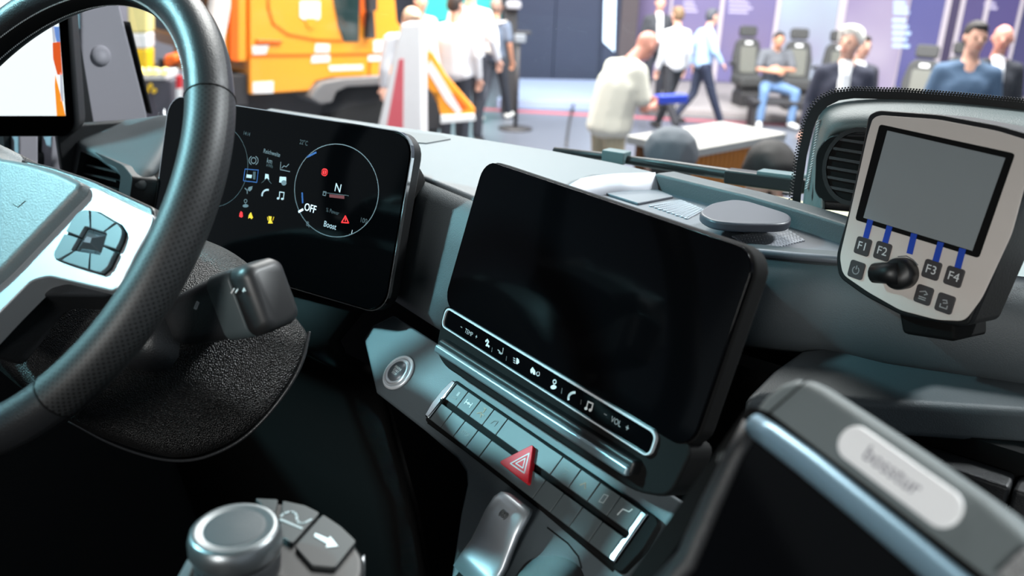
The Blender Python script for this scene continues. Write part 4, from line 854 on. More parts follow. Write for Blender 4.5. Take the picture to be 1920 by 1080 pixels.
lathe('wheel_hub', wfr, [(0.30, 0.30), (0.32, 0.355), (0.28, 0.36), (0.2, 0.31), (0.10, 0.33), (0.0, 0.34)], mat('hub_grey', (170, 170, 172), 0.4), trk, 30)
wc2 = (wc[0] - 3.2, wc[1]); lathe('wheel', TF.at(*wc2, -0.45), [(0.0, 0.0), (0.48, 0.0), (0.52, 0.05), (0.52, 0.30), (0.46, 0.36), (0.0, 0.36)], TYRE, trk, 40)
box('chassis', TF, -3.6, -0.42, -1.9, 1.6, -0.02, -0.35, CHAS, trk, 0.02)
prism('side_tank', TF, t_([(428, 140), (466, 138), (466, 200), (428, 200)], -0.05), -0.6, -0.05, CHAS, trk, 0.02)
tube('exhaust_pipe', [at(415, -150, 8.0), at(411, 10, 8.0), at(408, 30, 8.0), at(399, 75, 8.0), at(404, 125, 8.0)], 0.10, mat('pipe_white', (225, 215, 210), 0.4), trk, 16)
prism('grey_unit', TF, t_([(320, -60), (372, -60), (392, 10), (390, 60), (350, 70), (330, 40)], -0.3), -1.2, -0.3, GREYF, trk, 0.05)

# equipment seen past the A-pillar
EF = facing(300, 200, 6.5, 85)
YEL = mat('equipment_yellow', (245, 200, 30), 0.4); eq = empty('equipment_box', EF.w(0, -1.0, -0.4), 'dark equipment box with yellow round lamps behind the driver pillar', 'equipment box')
e_ = lambda l, h=0.0: [EF.px(u, v, h) for u, v in l]
prism('body', EF, e_([(235, 148), (322, 150), (330, 420), (235, 420)]), -0.7, 0.0, mat('equip_dark', (70, 68, 78), 0.6), eq, 0.02)
for u, v in ((268, 161), (283, 161), (276, 170), (290, 170), (273, 172)): prism('yellow_lamp', EF, [EF.px(u + 4.2 * math.cos(a), v + 4.6 * math.sin(a)) for a in np.linspace(0, 6.0, 14)], 0.0, 0.02, YEL, eq)
prism('white_rail', EF, e_([(248, 138), (312, 136), (312, 150), (248, 150)]), -0.3, 0.01, WHITEP, eq, 0.01)
lampb = mat('lamp_lens_warm', (255, 235, 140), 0.3, emit=1.2)
for u in (262, 277, 290, 307): lathe('round_lamp', EF.at(*EF.px(u, 134, 0.02), 0.02), [(0.0, -0.05), (0.026, -0.05), (0.026, 0.0), (0.015, 0.012), (0.0, 0.015)], lampb, eq, 16)
yc = empty('yellow_machine', at(262, 60, 7.4), 'yellow and white column of a machine behind the pillar', 'machine'); yc.location.z = 0
prism('lower_column', EF, e_([(244, 92), (276, 92), (276, 136), (252, 136)], -0.8), -1.0, -0.8, YEL, yc, 0.02)
prism('upper_column', EF, e_([(236, 62), (276, 62), (276, 92), (244, 92)], -0.8), -1.0, -0.8, WHITEP, yc, 0.02)
prism('cap', EF, e_([(236, -40), (276, -40), (276, 62), (240, 62)], -0.8), -1.0, -0.8, mat('machine_pale_yellow', (240, 225, 150), 0.5), yc, 0.02)
ff = at(262, 136, 7.4); box('foot', V0, ff[0] - 0.13, ff[1] - 0.13, 0, ff[0] + 0.13, ff[1] + 0.13, ff[2] + 0.1, CHAS, yc, 0.02)
post = empty('marker_post', EF.w(*EF.px(334, 420)), 'red and white marker post beside the equipment box', 'post')
for k, (v0, v1, m) in enumerate(((143, 166, mat('marker_red', (215, 35, 45), 0.5)), (166, 192, WHITEP), (192, 240, mat('marker_red', (215, 35, 45))), (240, 420, WHITEP))):
    prism('band', EF, e_([(330, v0), (338, v0), (338, v1), (330, v1)], 0.1), 0.05, 0.1, m, post)
om = empty('orange_machine', at(308, 120, 7.5), 'small orange machine head above the equipment box', 'machine'); om.location.z = 0
prism('head', EF, e_([(306, 104), (328, 102), (330, 116), (318, 128), (306, 126)], -0.9), -1.2, -0.9, ORANGED, om, 0.03)
fo = at(316, 128, 7.55); box('stand', V0, fo[0] - 0.06, fo[1] - 0.06, 0, fo[0] + 0.06, fo[1] + 0.06, fo[2] + 0.08, CHAS, om)
o = prism('display_rack', facing(355, 200, 12, 88), [(-3.5, -1.6), (2.2, -1.6), (2.2, 2.6), (-3.5, 2.6)], -0.6, 0.0, mat('rack_grey', (165, 165, 178), 0.7), None, 0.03); tag(o, 'pale grey exhibition partition far behind the orange truck', 'partition')

# tall marker cone
CFm = facing(750, 150, 7.4, 92)
cn = empty('marker_pyramid', CFm.w(0, -1.6), 'tall white marker pyramid with a red stripe before the orange truck', 'marker')
c_ = lambda l, h=0.0: [CFm.px(u, v, h) for u, v in l]
prism('pyramid', CFm, c_([(752, 45), (790, 45), (793, 420), (668, 420)]), -0.35, 0.0, mat('marker_white', (240, 236, 236), 0.45), cn, 0.02)
prism('red_stripe', CFm, c_([(748, 111), (757, 110), (754, 420), (692, 420)]), 0.0, 0.006, mat('stripe_red', (225, 100, 110), 0.5), cn)

# plough attachment
QF = facing(850, 200, 9.0, 80)
pg = empty('plough_attachment', QF.w(0, -1.0, 0), 'orange plough attachment with white stripes beside the marker pyramid', 'plough')
q_ = lambda l, h=0.0: [QF.px(u, v, h) for u, v in l]
prism('plate', QF, q_([(794, 92), (812, 98), (836, 140), (892, 205), (888, 222), (826, 216), (800, 160)]), -0.15, 0.0, ORANGE, pg, 0.02)
prism('inset', QF, q_([(842, 178), (852, 174), (878, 202), (862, 206)]), 0.0, 0.01, ORANGED, pg)
prism('white_stripe', QF, q_([(806, 112), (822, 135), (866, 208), (858, 214), (836, 190), (800, 130)]), 0.0, 0.014, WHITEP, pg)
prism('skid', QF, q_([(826, 216), (890, 214), (892, 226), (826, 232)], 0.02), -0.1, 0.03, WHITEP, pg, 0.01)
prism('drive_box', QF, q_([(792, 164), (826, 172), (826, 244), (792, 244)], 0.01), -0.4, 0.0, CHAS, pg, 0.02)
prism('leg', QF, q_([(800, 240), (822, 240), (822, 330), (800, 330)], -0.05), -0.2, -0.05, CHAS, pg)

# far teal vehicle box
o = prism('teal_vehicle', facing(900, 40, 18, 85), [(-1.2, -0.05), (0.45, -0.05), (0.45, 2.5), (-1.2, 2.5)], -1.5, 0.0, mat('teal_paint', (60, 190, 185), 0.4), None, 0.05); tag(o, 'teal vehicle body far behind the white-shirted visitors', 'vehicle')
o = prism('dark_backdrop', facing(760, 60, 20, 85), [(-2.6, -2.5), (1.2, -2.5), (1.2, 4), (-2.6, 4)], -0.3, 0.0, mat('backdrop_dark', (52, 54, 66), 0.7), None, 0.03); tag(o, 'dark exhibition backdrop behind the marker pyramid', 'backdrop')

# dark blue booth
b0 = onz(1060, 143, 0.15); BW = Fr(A3(b0[0], b0[1], 0), LD, Uw)
NAVY = mat('booth_navy', (34, 44, 68), 0.6, 0, 0.08, scale=1.5)
bth = empty('navy_booth', BW.w(0, 0), 'dark navy booth wall with a lit white strip', 'booth')
w_ = lambda u, v, h=0.0: BW.px(u, v, h)
x0, x1, x2, x3 = w_(950, 100)[0], w_(1128, 100)[0], w_(1158, 100)[0], w_(1190, 100)[0]
box('wall_panel', BW, x0, 0.0, -0.3, (x0 + x1) / 2 - 0.01, 5.5, 0.0, NAVY, bth, 0.01); box('wall_panel', BW, (x0 + x1) / 2, 0.0, -0.3, x1, 5.5, 0.0, NAVY, bth, 0.01)
box('return_panel', BW, x1, 0.0, -0.3, x2, 5.5, 0.15, NAVY, bth, 0.01)
box('brown_post', BW, x2, 0.0, -0.3, x3, 5.5, 0.25, mat('post_brown', (70, 62, 66), 0.7), bth, 0.01)
prism('light_strip', BW, [w_(1137, -160, 0.16), w_(1159, -160, 0.16), w_(1152, 97, 0.16), w_(1131, 78, 0.16)], 0.15, 0.19, mat('strip_light', (205, 228, 255), 0.5, emit=1.0), bth)
PLT = mat('platform_white', (146, 160, 190), 0.5)
pf = [onz(u, v, 0.15) for u, v in ((932, 186), (1140, 192), (1150, 192), (1126, 150), (966, 147))]
o = prism('white_platform', V0, [tuple(p[:2]) for p in pf], 0.0, 0.15, PLT, None, 0.01); tag(o, 'low white platform in front of the navy booth wall', 'platform')
cbl = [onz(u, v, 0.155) for u, v in ((1075, 196),)] + [onz(u, v, 0.012) for u, v in ((1074, 202), (1068, 225), (1063, 260), (1062, 275))]
o = tube('floor_cable', cbl, 0.02, CHAS, None, 8); tag(o, 'dark cable running across the hall floor from the white platform', 'cable')

# purple booth wall of separate panels
pb0 = onz(1340, 152, 0.14); PW = Fr(A3(pb0[0], pb0[1], 0), LD, Uw)
def print_mat(name, c1, c2, scale=0.5):
    m = mat(name, c1, 0.55, 0, 0.0); nt = m.node_tree; b = nt.nodes['Principled BSDF']
    g = nt.nodes.new('ShaderNodeTexNoise'); g.inputs['Scale'].default_value = scale; g.inputs['Detail'].default_value = 1
    mx = nt.nodes.new('ShaderNodeMix'); mx.data_type = 'RGBA'; mx.inputs['A'].default_value = lin(c1); mx.inputs['B'].default_value = lin(c2)
    tc = nt.nodes.new('ShaderNodeTexCoord'); nt.links.new(tc.outputs['Object'], g.inputs['Vector'])
    mr = nt.nodes.new('ShaderNodeMapRange'); mr.inputs['From Min'].default_value = 0.35; mr.inputs['From Max'].default_value = 0.65
    nt.links.new(g.outputs[0], mr.inputs[0]); nt.links.new(mr.outputs[0], mx.inputs['Factor']); nt.links.new(mx.outputs['Result'], b.inputs['Base Color'])
    return m
pbt = empty('purple_booth', PW.w(0, 0), 'purple printed booth wall of tall panels with pale posts', 'booth')
pan = [(1190, 1250, (120, 100, 165), (140, 115, 180)), (1254, 1342, (150, 130, 185), (125, 110, 190)), (1350, 1446, (150, 125, 170), (120, 110, 195)), (1454, 1562, (172, 160, 205), (186, 214, 232)), (1576, 1690, (214, 196, 226), (160, 138, 196)), (1692, 1758, (110, 105, 190), (90, 90, 180)), (1768, 1786, (75, 60, 105), (85, 70, 120)), (1794, 1832, (105, 90, 170), (90, 75, 150)), (1840, 1896, (100, 80, 165), (85, 75, 155)), (1902, 2000, (85, 75, 150), (70, 70, 130)), (2006, 2300, (90, 80, 160), (80, 70, 140))]
POST = mat('post_pale', (190, 180, 188), 0.5)
mute = lambda c: tuple(int(0.80 * (0.72 * x + 0.28 * sum(c) / 3)) for x in c)
for k, (u0, u1, ca, cb) in enumerate(pan):
    ca, cb = mute(ca), mute(cb)
    a, b = PW.px(u0, 80)[0], PW.px(u1, 80)[0]
    box('panel', PW, a, 0.125, -0.12, b, 5.0, 0.0, print_mat('panel_print_%d' % k, ca, cb, 0.7), pbt, 0.008)
    n_ = PW.px(pan[k + 1][0], 80)[0] if k + 1 < len(pan) else b + 0.08
    box('post', PW, b, 0.125, -0.12, n_, 5.0, 0.03, POST, pbt, 0.008)
def print_lines(u, v, n, w, h, gap, m):
    for i in range(n):
        a = PW.px(u, v + i * gap); ww = w * (0.75 + 0.25 * ((i * 37) % 5) / 4)
        b = PW.px(u + ww, v + i * gap); prism('text_line', PW, [(a[0], a[1]), (b[0], a[1]), (b[0], a[1] - h / 1640 * 16), (a[0], a[1] - h / 1640 * 16)], 0.0, 0.006, m, pbt)
TXT = mat('booth_text', (186, 178, 206), 0.6); TXB = mat('booth_text_blue', (190, 215, 245), 0.6)
print_lines(1366, -4, 4, 45, 4, 8, TXT); print_lines(1282, 2, 3, 26, 4, 8, TXT); print_lines(1676, 2, 3, 30, 6, 9, TXB); print_lines(1674, 34, 5, 34, 7, 12, TXB); print_lines(1846, 4, 2, 28, 5, 8, TXT)
gpl = [onz(u, v, 0.12) for u, v in ((1200, 199), (1500, 218), (2100, 245), (2400, 200), (1330, 154), (1205, 150))]
o = prism('grey_platform', V0, [tuple(p[:2]) for p in gpl], 0.0, 0.12, mat('platform_taupe', (150, 144, 144), 0.7), None, 0.01); tag(o, 'low taupe platform carrying the display seats', 'platform')

# bar counter with upright wooden slats
DK = facing(1299, 292, 4.5, 47); ct_ = empty('bar_counter', DK.w(0.3, -1.1), 'bar counter with orange wooden slats and a white top', 'counter')
z_top = 0.0; hgt = float(DK.o[2])
prism('counter_top', DK, [(-0.05, 0.0), (0.85, 0.0), (0.85, 0.045), (-0.05, 0.045)], -0.42, 0.04, mat('counter_white', (190, 186, 180), 0.4), ct_, 0.005)
box('carcass', DK, -0.012, -hgt + 0.003, -0.38, 0.8, -0.002, -0.012, mat('counter_brown', (120, 70, 25), 0.6), ct_)
WOOD = mat('slat_wood', (205, 125, 35), 0.5, 0, 0.2, scale=6); s0 = None
for k in range(19):
    x = -0.012 + 0.0432 * k
    if s0 is None: s0 = box('slat', DK, x, -hgt + 0.02, -0.012, x + 0.030, -0.002, 0.010, WOOD, ct_); bx0 = Vector(s0.location)
    else:
        c = s0.copy(); COL.objects.link(c); c.parent = ct_; c.location = bx0 + Vector(DK.ex * (0.0432 * k))

DK2 = Fr(DK.w(-0.012, 0, 0), DK.n, Uw); s0 = None
for k in range(8):
    if s0 is None: s0 = box('slat', DK2, -0.04, -hgt + 0.02, -0.022, -0.01, -0.002, 0.0, WOOD, ct_); bx0 = Vector(s0.location)
    else:
        c = s0.copy(); COL.objects.link(c); c.parent = ct_; c.location = bx0 - Vector(DK.n * (0.0432 * k)) * 1.0
# display seats
SEAT = mat('seat_fabric', (62, 62, 62), 0.8, 0, 0.1); SEATL = mat('seat_panel', (104, 104, 98), 0.8)
def seat(u, v, d, yaw, label):
    b = at(u, v, d); base = A3(b[0], b[1], 0.12); a = R(yaw); fx = -Fw * math.cos(a) + Rw * math.sin(a); rx = A3(-fx[1], fx[0], 0)
    f = Fr(base, rx, Uw)      # n = front of the seat
    if f.n @ fx < 0: f = Fr(base, -rx, Uw)
    e = empty('truck_seat', base, label, 'seat', 'driver seats on display at the purple booth')
    box('base', f, -0.2, 0.0, -0.22, 0.2, 0.22, 0.22, CHAS, e, 0.02)
    loft('suspension', [[f.w(s * x, y, s2 * z) for s, s2 in ((-1, -1), (1, -1), (1, 1), (-1, 1))] for x, z, y in ((0.19, 0.2, 0.22), (0.16, 0.17, 0.28), (0.19, 0.2, 0.34))], CHAS, e, close_u=True, caps=True, smooth=False)
    prism('cushion', f, rrect(-0.25, 0.34, 0.25, 0.50, 0.05), -0.25, 0.27, SEAT, e, 0.04, 3)
    bf = Fr(f.w(0, 0.44, -0.20), f.ex, Uw - f.n * 0.16)
    prism('backrest', bf, [(-0.23, 0.0), (0.23, 0.0), (0.25, 0.35), (0.20, 0.60), (0.12, 0.66), (-0.12, 0.66), (-0.20, 0.60), (-0.25, 0.35)], -0.06, 0.07, SEAT, e, 0.04, 3)
    prism('centre_panel', bf, rrect(-0.14, 0.08, 0.14, 0.52, 0.04), 0.07, 0.085, SEATL, e, 0.01)
    prism('headrest', bf, rrect(-0.15, 0.68, 0.15, 0.86, 0.05), -0.05, 0.06, SEAT, e, 0.03, 3)
    prism('logo_tag', bf, rrect(-0.06, 0.555, 0.06, 0.60, 0.01), 0.072, 0.08, WHITEP, e)
    for s in (-1, 1): box('armrest', bf, s * 0.29 - 0.03, 0.20, 0.0, s * 0.29 + 0.03, 0.26, 0.30, SEAT, e, 0.02)
seat(1403, 165, 14.6, 8, 'dark display seat left of the seated visitor in jeans')
seat(1492, 170, 14.4, -4, 'dark display seat right of the seated visitor in jeans')
seat(1573, 172, 14.2, 5, 'dark display seat half hidden by the white-haired man')
seat(1722, 170, 11.6, -28, 'turned dark display seat left of the man in the blue sweater')
seat(1810, 178, 12.5, 0, 'dark display seat hidden behind the man in the blue sweater')

# camera stand near the navy booth
st = empty('camera_stand', onz(968, 172, 0.15), 'black pole stand with pale device near the navy booth', 'stand')
sd = 12.0; g_ = at(970, 172, sd); tp_ = at(972, 82, sd)
tube('pole', [A3(tp_[0], tp_[1], 0.02), tp_], 0.03, CHAS, st)
lathe('foot', Fr((tp_[0], tp_[1], 0.001), (1, 0, 0), (0, 1, 0)), [(0.0, 0), (0.25, 0), (0.25, 0.02), (0.0, 0.03)], CHAS, st, 24)
DVF = facing(974, 72, sd, 88)
prism('device', DVF, rrect(-0.07, -0.06, 0.09, 0.06, 0.03), -0.08, 0.08, mat('device_pale', (120, 126, 134), 0.5), st, 0.02)
prism('device_top', DVF, rrect(-0.04, 0.06, 0.16, 0.10, 0.015), -0.06, 0.06, CHAS, st, 0.01)
lp = empty('light_column', onz(955, 150, 0.15), 'black column with white lamp head beside the navy booth', 'lamp'); LPF = facing(957, 40, 13.2, 88)
prism('column', LPF, [(-0.11, -LPF.o[2] + 0.002), (0.11, -LPF.o[2] + 0.002), (0.11, 0.25), (-0.11, 0.25)], -0.2, 0.0, CHAS, lp, 0.02)
prism('head', LPF, rrect(-0.08, 0.18, 0.16, 0.30, 0.05), -0.15, 0.1, mat('lamp_head_grey', (150, 150, 156), 0.5), lp, 0.03)

# ================================================================== VISITORS
SKIN = [mat('skin_light', (222, 170, 148), 0.55), mat('skin_tan', (196, 140, 112), 0.55), mat('skin_flushed', (206, 142, 124), 0.55)]
def ball(c, r, n=2):
    bm = bmesh.new(); bmesh.ops.create_icosphere(bm, subdivisions=n, radius=1)
    P = [tuple(c[i] + v.co[i] * (r[i] if hasattr(r, '__len__') else r) for i in range(3)) for v in bm.verts]; bm.free(); return P
def blob(name, prims, m, parent, to_w, voxel, smooth_it=4):
    bm = bmesh.new()
    for pr in prims:
        pts = []
        for c, r in pr: pts += ball(c, r, 2 if len(pr) < 3 else 1)
        vs = [bm.verts.new(tuple(map(float, to_w(p)))) for p in pts]
        res = bmesh.ops.convex_hull(bm, input=vs)
        bmesh.ops.delete(bm, geom=list({e for e in res['geom_interior'] + res['geom_unused'] if isinstance(e, bmesh.types.BMVert)}), context='VERTS')
    me = bpy.data.meshes.new(name); bm.to_mesh(me); bm.free()
    o = link(name, me, m, parent)
    r_ = o.modifiers.new('remesh', 'REMESH'); r_.mode = 'VOXEL'; r_.voxel_size = voxel; r_.use_smooth_shade = True
    s_ = o.modifiers.new('smooth', 'SMOOTH'); s_.iterations = smooth_it; s_.factor = 0.5
    return o
J0 = dict(head=(0, 0.02, 1.635), neck=(0, -0.01, 1.47), chest=(0, 0, 1.28), waist=(0, 0, 1.06), pelvis=(0, 0, 0.94),
          shl=(-0.175, -0.01, 1.385), shr=(0.175, -0.01, 1.385), ell=(-0.235, -0.03, 1.14), elr=(0.235, -0.03, 1.14), wrl=(-0.25, 0.05, 0.90), wrr=(0.25, 0.05, 0.90),
          hal=(-0.245, 0.08, 0.815), har=(0.245, 0.08, 0.815), hil=(-0.09, 0, 0.92), hir=(0.09, 0, 0.92), knl=(-0.10, 0.02, 0.50), knr=(0.10, 0.02, 0.50),
          anl=(-0.10, -0.02, 0.09), anr=(0.10, -0.02, 0.09), tol=(-0.12, 0.15, 0.035), tor=(0.12, 0.15, 0.035))
def person(label, u, v, d, az, scale=None, pose=None, shirt=(212, 212, 216), trousers=(40, 42, 52), hair=(50, 40, 34), skin=0, sleeve='long', shoes=(40, 38, 38), fat=1.0, jacket=False, extra=None, look=(0, 1, 0), no_hair=False, zfoot=0.0, big_hair=False):
    top = at(u, v, d); J = {k: A3(*p) for k, p in J0.items()}
    for k, p in (pose or {}).items(): J[k] = A3(*p)
    htop = J['head'][2] + 0.115
    s = scale or (top[2] - zfoot) / htop
    a = R(az); f = Fw * math.cos(a) + Rw * math.sin(a); r = A3(f[1], -f[0], 0)
    base = A3(top[0], top[1], zfoot) - (r * J['head'][0] + f * J['head'][1]) * s
    if scale: base[2] = top[2] - htop * s if zfoot is None else zfoot
    tw = lambda p: base + (r * p[0] + f * p[1] + Uw * p[2]) * s
    e = empty('person', base, label, 'person', None)
    lk = A3(*look); lk /= np.linalg.norm(lk); H = J['head']; lr = np.cross(lk, Uw); lr /= np.linalg.norm(lr); lu = np.cross(lr, lk)
    hp_ = lambda x, y, z: H + lr * x + lk * y + lu * z
    P = [[(hp_(0, -0.01, 0.025), (0.078, 0.092, 0.092)), (hp_(0, 0.015, -0.03), (0.064, 0.078, 0.075))], [(hp_(0, 0.03, -0.07), (0.05, 0.055, 0.045)), (hp_(0, 0.02, -0.02), (0.062, 0.07, 0.06))],
         [(hp_(0, 0.098, -0.012), 0.011), (hp_(0, 0.085, 0.012), 0.009)], [(hp_(0.078, 0, -0.005), (0.012, 0.02, 0.03))], [(hp_(-0.078, 0, -0.005), (0.012, 0.02, 0.03))],
         [(hp_(0, -0.01, -0.05), 0.052), (J['neck'], 0.058)], [(J['neck'], 0.06), (J['chest'], (0.13, 0.09, 0.12))], [(J['chest'], (0.14 * fat, 0.095 * fat, 0.13)), (J['pelvis'], (0.13 * fat, 0.095 * fat, 0.10))]]
    for q in 'lr':
        P += [[(J['sh' + q], 0.052), (J['el' + q], 0.038)], [(J['el' + q], 0.039), (J['wr' + q], 0.027)], [(J['hi' + q], 0.075), (J['kn' + q], 0.05)], [(J['kn' + q], 0.052), (J['an' + q], 0.036)], [(J['sh' + q], 0.05), (J['neck'] + A3(0, 0, -0.03), 0.05)]]
        w0, h0 = J['wr' + q], J['ha' + q]; dr = (h0 - w0) / np.linalg.norm(h0 - w0); sd_ = np.cross(dr, A3(0, 1, 0.2)); sd_ /= np.linalg.norm(sd_); ot = np.cross(dr, sd_)
        pm = w0 + dr * 0.065
        P += [[(w0, 0.025), (pm + sd_ * 0.026, 0.014), (pm - sd_ * 0.026, 0.014)]]
        for i, (off, ln) in enumerate(((-0.028, 0.066), (-0.010, 0.078), (0.009, 0.073), (0.027, 0.056))):
            k1 = pm + sd_ * off; k2_ = k1 + dr * ln * 0.5 + ot * 0.008; k3 = k2_ + dr * ln * 0.45 + ot * 0.022
            P += [[(k1, 0.0105), (k2_, 0.0095)], [(k2_, 0.0095), (k3, 0.0085)]]
        th0 = w0 + dr * 0.02 + sd_ * 0.022; P += [[(th0, 0.013), (th0 + dr * 0.04 + sd_ * 0.028 + ot * 0.012, 0.0105)]]
    body = blob('body', P, SKIN[skin], e, tw, 0.0095 * s, 3)
    for q in (-1, 1):
        blob('eye', [[(hp_(q * 0.031, 0.086, 0.012), 0.011)]], MATTE, body, tw, 0.005)
    blob('mouth', [[(hp_(-0.018, 0.088, -0.055), 0.006), (hp_(0.018, 0.088, -0.055), 0.006)]], mat('lips', (150, 80, 75), 0.6), body, tw, 0.004)
    if not no_hair:
        blob('hair', [[(hp_(0, -0.02, 0.035), (0.086, 0.094, 0.092)), (hp_(0, -0.035, -0.01), (0.080, 0.078, 0.07))], [(hp_(0, 0.03, 0.085), (0.062, 0.05, 0.03)), (hp_(0, -0.02, 0.08), (0.07, 0.06, 0.04))]], mat('hair_%d_%d_%d' % hair, hair, 0.7, 0, 0.2, 0.3, 200), e, tw, 0.012 * s)
    if big_hair: blob('side_hair', [[(hp_(q * 0.085, -0.02, 0.03), (0.03, 0.06, 0.055)), (hp_(q * 0.05, 0.03, 0.10), (0.04, 0.05, 0.035))] for q in (-1, 1)] + [[(hp_(0, 0.02, 0.115), (0.07, 0.07, 0.03)), (hp_(0, -0.06, 0.06), (0.09, 0.07, 0.08))]], mat('hair_%d_%d_%d' % hair, hair), e, tw, 0.012 * s)
    up = mat('cloth_%d_%d_%d' % shirt, shirt, 0.85, 0, 0.05, 0.1, 300); lo = mat('cloth_%d_%d_%d' % trousers, trousers, 0.85, 0, 0.05, 0.1, 300)
    g = 1.06 if not jacket else 1.14
    SH = [[(J['neck'] + A3(0, -0.005, -0.045), 0.075), (J['shl'], 0.068), (J['shr'], 0.068)], [(J['shl'], 0.07), (J['shr'], 0.07), (J['chest'], (0.165 * fat, 0.115 * fat, 0.12))],
          [(J['chest'], (0.168 * g * fat, 0.118 * g * fat, 0.13)), (J['waist'], (0.155 * g * fat, 0.118 * g * fat, 0.12))], [(J['waist'], (0.155 * g * fat, 0.118 * g * fat, 0.12)), (J['pelvis'], (0.165 * g * fat, 0.12 * g * fat, 0.09 if not jacket else 0.14))]]
    for q in 'lr':
        if sleeve == 'long': SH += [[(J['sh' + q], 0.068), (J['el' + q], 0.056)], [(J['el' + q], 0.056), (J['wr' + q] * 0.92 + J['el' + q] * 0.08, 0.042)]]
        else: SH += [[(J['sh' + q], 0.07), (J['sh' + q] * 0.25 + J['el' + q] * 0.75, 0.066)]]
    blob('jacket' if jacket else 'shirt', SH, up, e, tw, 0.017 * s)
    TR = [[(J['pelvis'] + A3(0, 0, 0.06), (0.15 * fat, 0.112 * fat, 0.05)), (J['hil'], (0.1, 0.105, 0.09)), (J['hir'], (0.1, 0.105, 0.09))]]
    for q in 'lr': TR += [[(J['hi' + q], 0.098), (J['kn' + q], 0.07)], [(J['kn' + q], 0.071), (J['an' + q] + A3(0, 0, 0.02), 0.058)]]
    blob('trousers', TR, lo, e, tw, 0.017 * s)
    for q in 'lr':
        blob('shoe', [[(J['an' + q] + A3(0, -0.02, -0.045), (0.045, 0.05, 0.045)), (J['to' + q], (0.045, 0.05, 0.034))]], mat('shoe_%d_%d_%d' % shoes, shoes, 0.6), e, tw, 0.012 * s)
    if jacket:
        blob('shirt_front', [[(J['chest'] + A3(0, 0.11 * fat, 0.12), (0.05, 0.03, 0.03)), (J['waist'] + A3(0, 0.125 * fat, 0.0), (0.035, 0.03, 0.03)), (J['chest'] + A3(0, 0.115 * fat, 0.0), (0.06, 0.035, 0.05))], [(J['neck'] + A3(0, 0.03, -0.01), 0.058), (J['chest'] + A3(0, 0.10, 0.1), 0.045)]], mat('cloth_235_235_238', (235, 235, 238), 0.85), e, tw, 0.012 * s)
    if extra: extra(e, tw, J, s)
    return e
STR = dict(anl=(-0.10, -0.30, 0.16), knl=(-0.10, -0.06, 0.50), tol=(-0.11, -0.18, 0.06), knr=(0.10, 0.16, 0.50), anr=(0.10, 0.34, 0.09), tor=(0.12, 0.50, 0.05))
def merge(*ds):
    o_ = {}
    for d_2 in ds: o_.update(d_2)
    return o_
# near the truck's nose
def cap(e, tw, J, s):
    H = J['head']; CG = mat('cap_grey', (118, 122, 128), 0.85)
    c = blob('cap', [[(H + A3(0, -0.01, 0.055), (0.099, 0.108, 0.085)), (H + A3(0, -0.015, 0.03), (0.099, 0.108, 0.05))]], CG, e, tw, 0.008)
    blob('peak', [[(H + A3(0, 0.10, 0.035), (0.07, 0.02, 0.008)), (H + A3(0, 0.165, 0.022), (0.055, 0.02, 0.007))]], CG, c, tw, 0.006)
person('man in grey cap seen from behind, close below the windscreen', 1260, 247, 2.95, -8, shirt=(60, 62, 70), hair=(52, 44, 40), extra=cap)
person('dark-haired man looking down just left of the vent pod', 1449, 268, 2.75, 160, shirt=(70, 70, 78), hair=(46, 40, 38), look=(0.1, 0.8, -0.55))
# bending man with blue device
def blue_thing(e, tw, J, s):
    c = (J['hal'] + J['har']) / 2 + A3(0, 0.06, 0.02)
    q = mesh('blue_device', [tw(c + A3(x, y, z)) for z in (-0.03, 0.04) for x, y in ((-0.05, -0.05), (0.05, -0.05), (0.05, 0.24), (-0.05, 0.24))], [(0, 1, 2, 3), (4, 5, 6, 7), (0, 1, 5, 4), (1, 2, 6, 5), (2, 3, 7, 6), (3, 0, 4, 7)], mat('device_blue', (45, 70, 190), 0.4), None, bevel=0.012)
    tag(q, 'blue device held by the bending man in the cream shirt', 'device')
BEND = dict(head=(0, 0.30, 1.575), neck=(0, 0.18, 1.47), chest=(0, 0.07, 1.28), waist=(0, 0.02, 1.05), shl=(-0.19, 0.12, 1.40), shr=(0.19, 0.12, 1.40), ell=(-0.24, 0.16, 1.12), elr=(0.24, 0.16, 1.12), wrl=(-0.07, 0.36, 1.13), wrr=(0.07, 0.36, 1.10), hal=(-0.03, 0.44, 1.14), har=(0.03, 0.44, 1.11))
person('heavy man in cream shirt and khaki trousers bending over a blue device', 1214, 58, 7.0, 62, pose=BEND, shirt=(216, 212, 198), trousers=(176, 164, 138), skin=2, sleeve='tee', fat=1.32, look=(0, 0.75, -0.75), no_hair=True, extra=blue_thing)
person('man in white shirt and black trousers with his back turned, behind the bending man', 1272, 12, 12.0, -30, pose=merge(STR), trousers=(38, 38, 44), hair=(120, 96, 72))
ARM = dict(ell=(-0.24, -0.12, 1.16), elr=(0.24, 0.06, 1.15), wrl=(-0.22, -0.10, 0.92), wrr=(0.22, 0.20, 0.98), hal=(-0.21, -0.06, 0.84), har=(0.21, 0.26, 0.93))
person('man in light blue shirt striding to the right in navy trousers', 1338, 16, 12.6, 78, pose=merge(STR, ARM, dict(head=(0, 0.07, 1.63), neck=(0, 0.03, 1.47))), shirt=(170, 200, 235), trousers=(38, 44, 66), hair=(70, 72, 80))
person('person in dark jacket and white blouse at the top edge before the purple booth', 1240, -9, 13.4, 175, jacket=True, shirt=(52, 54, 60), hair=(40, 34, 32), zfoot=0.12)
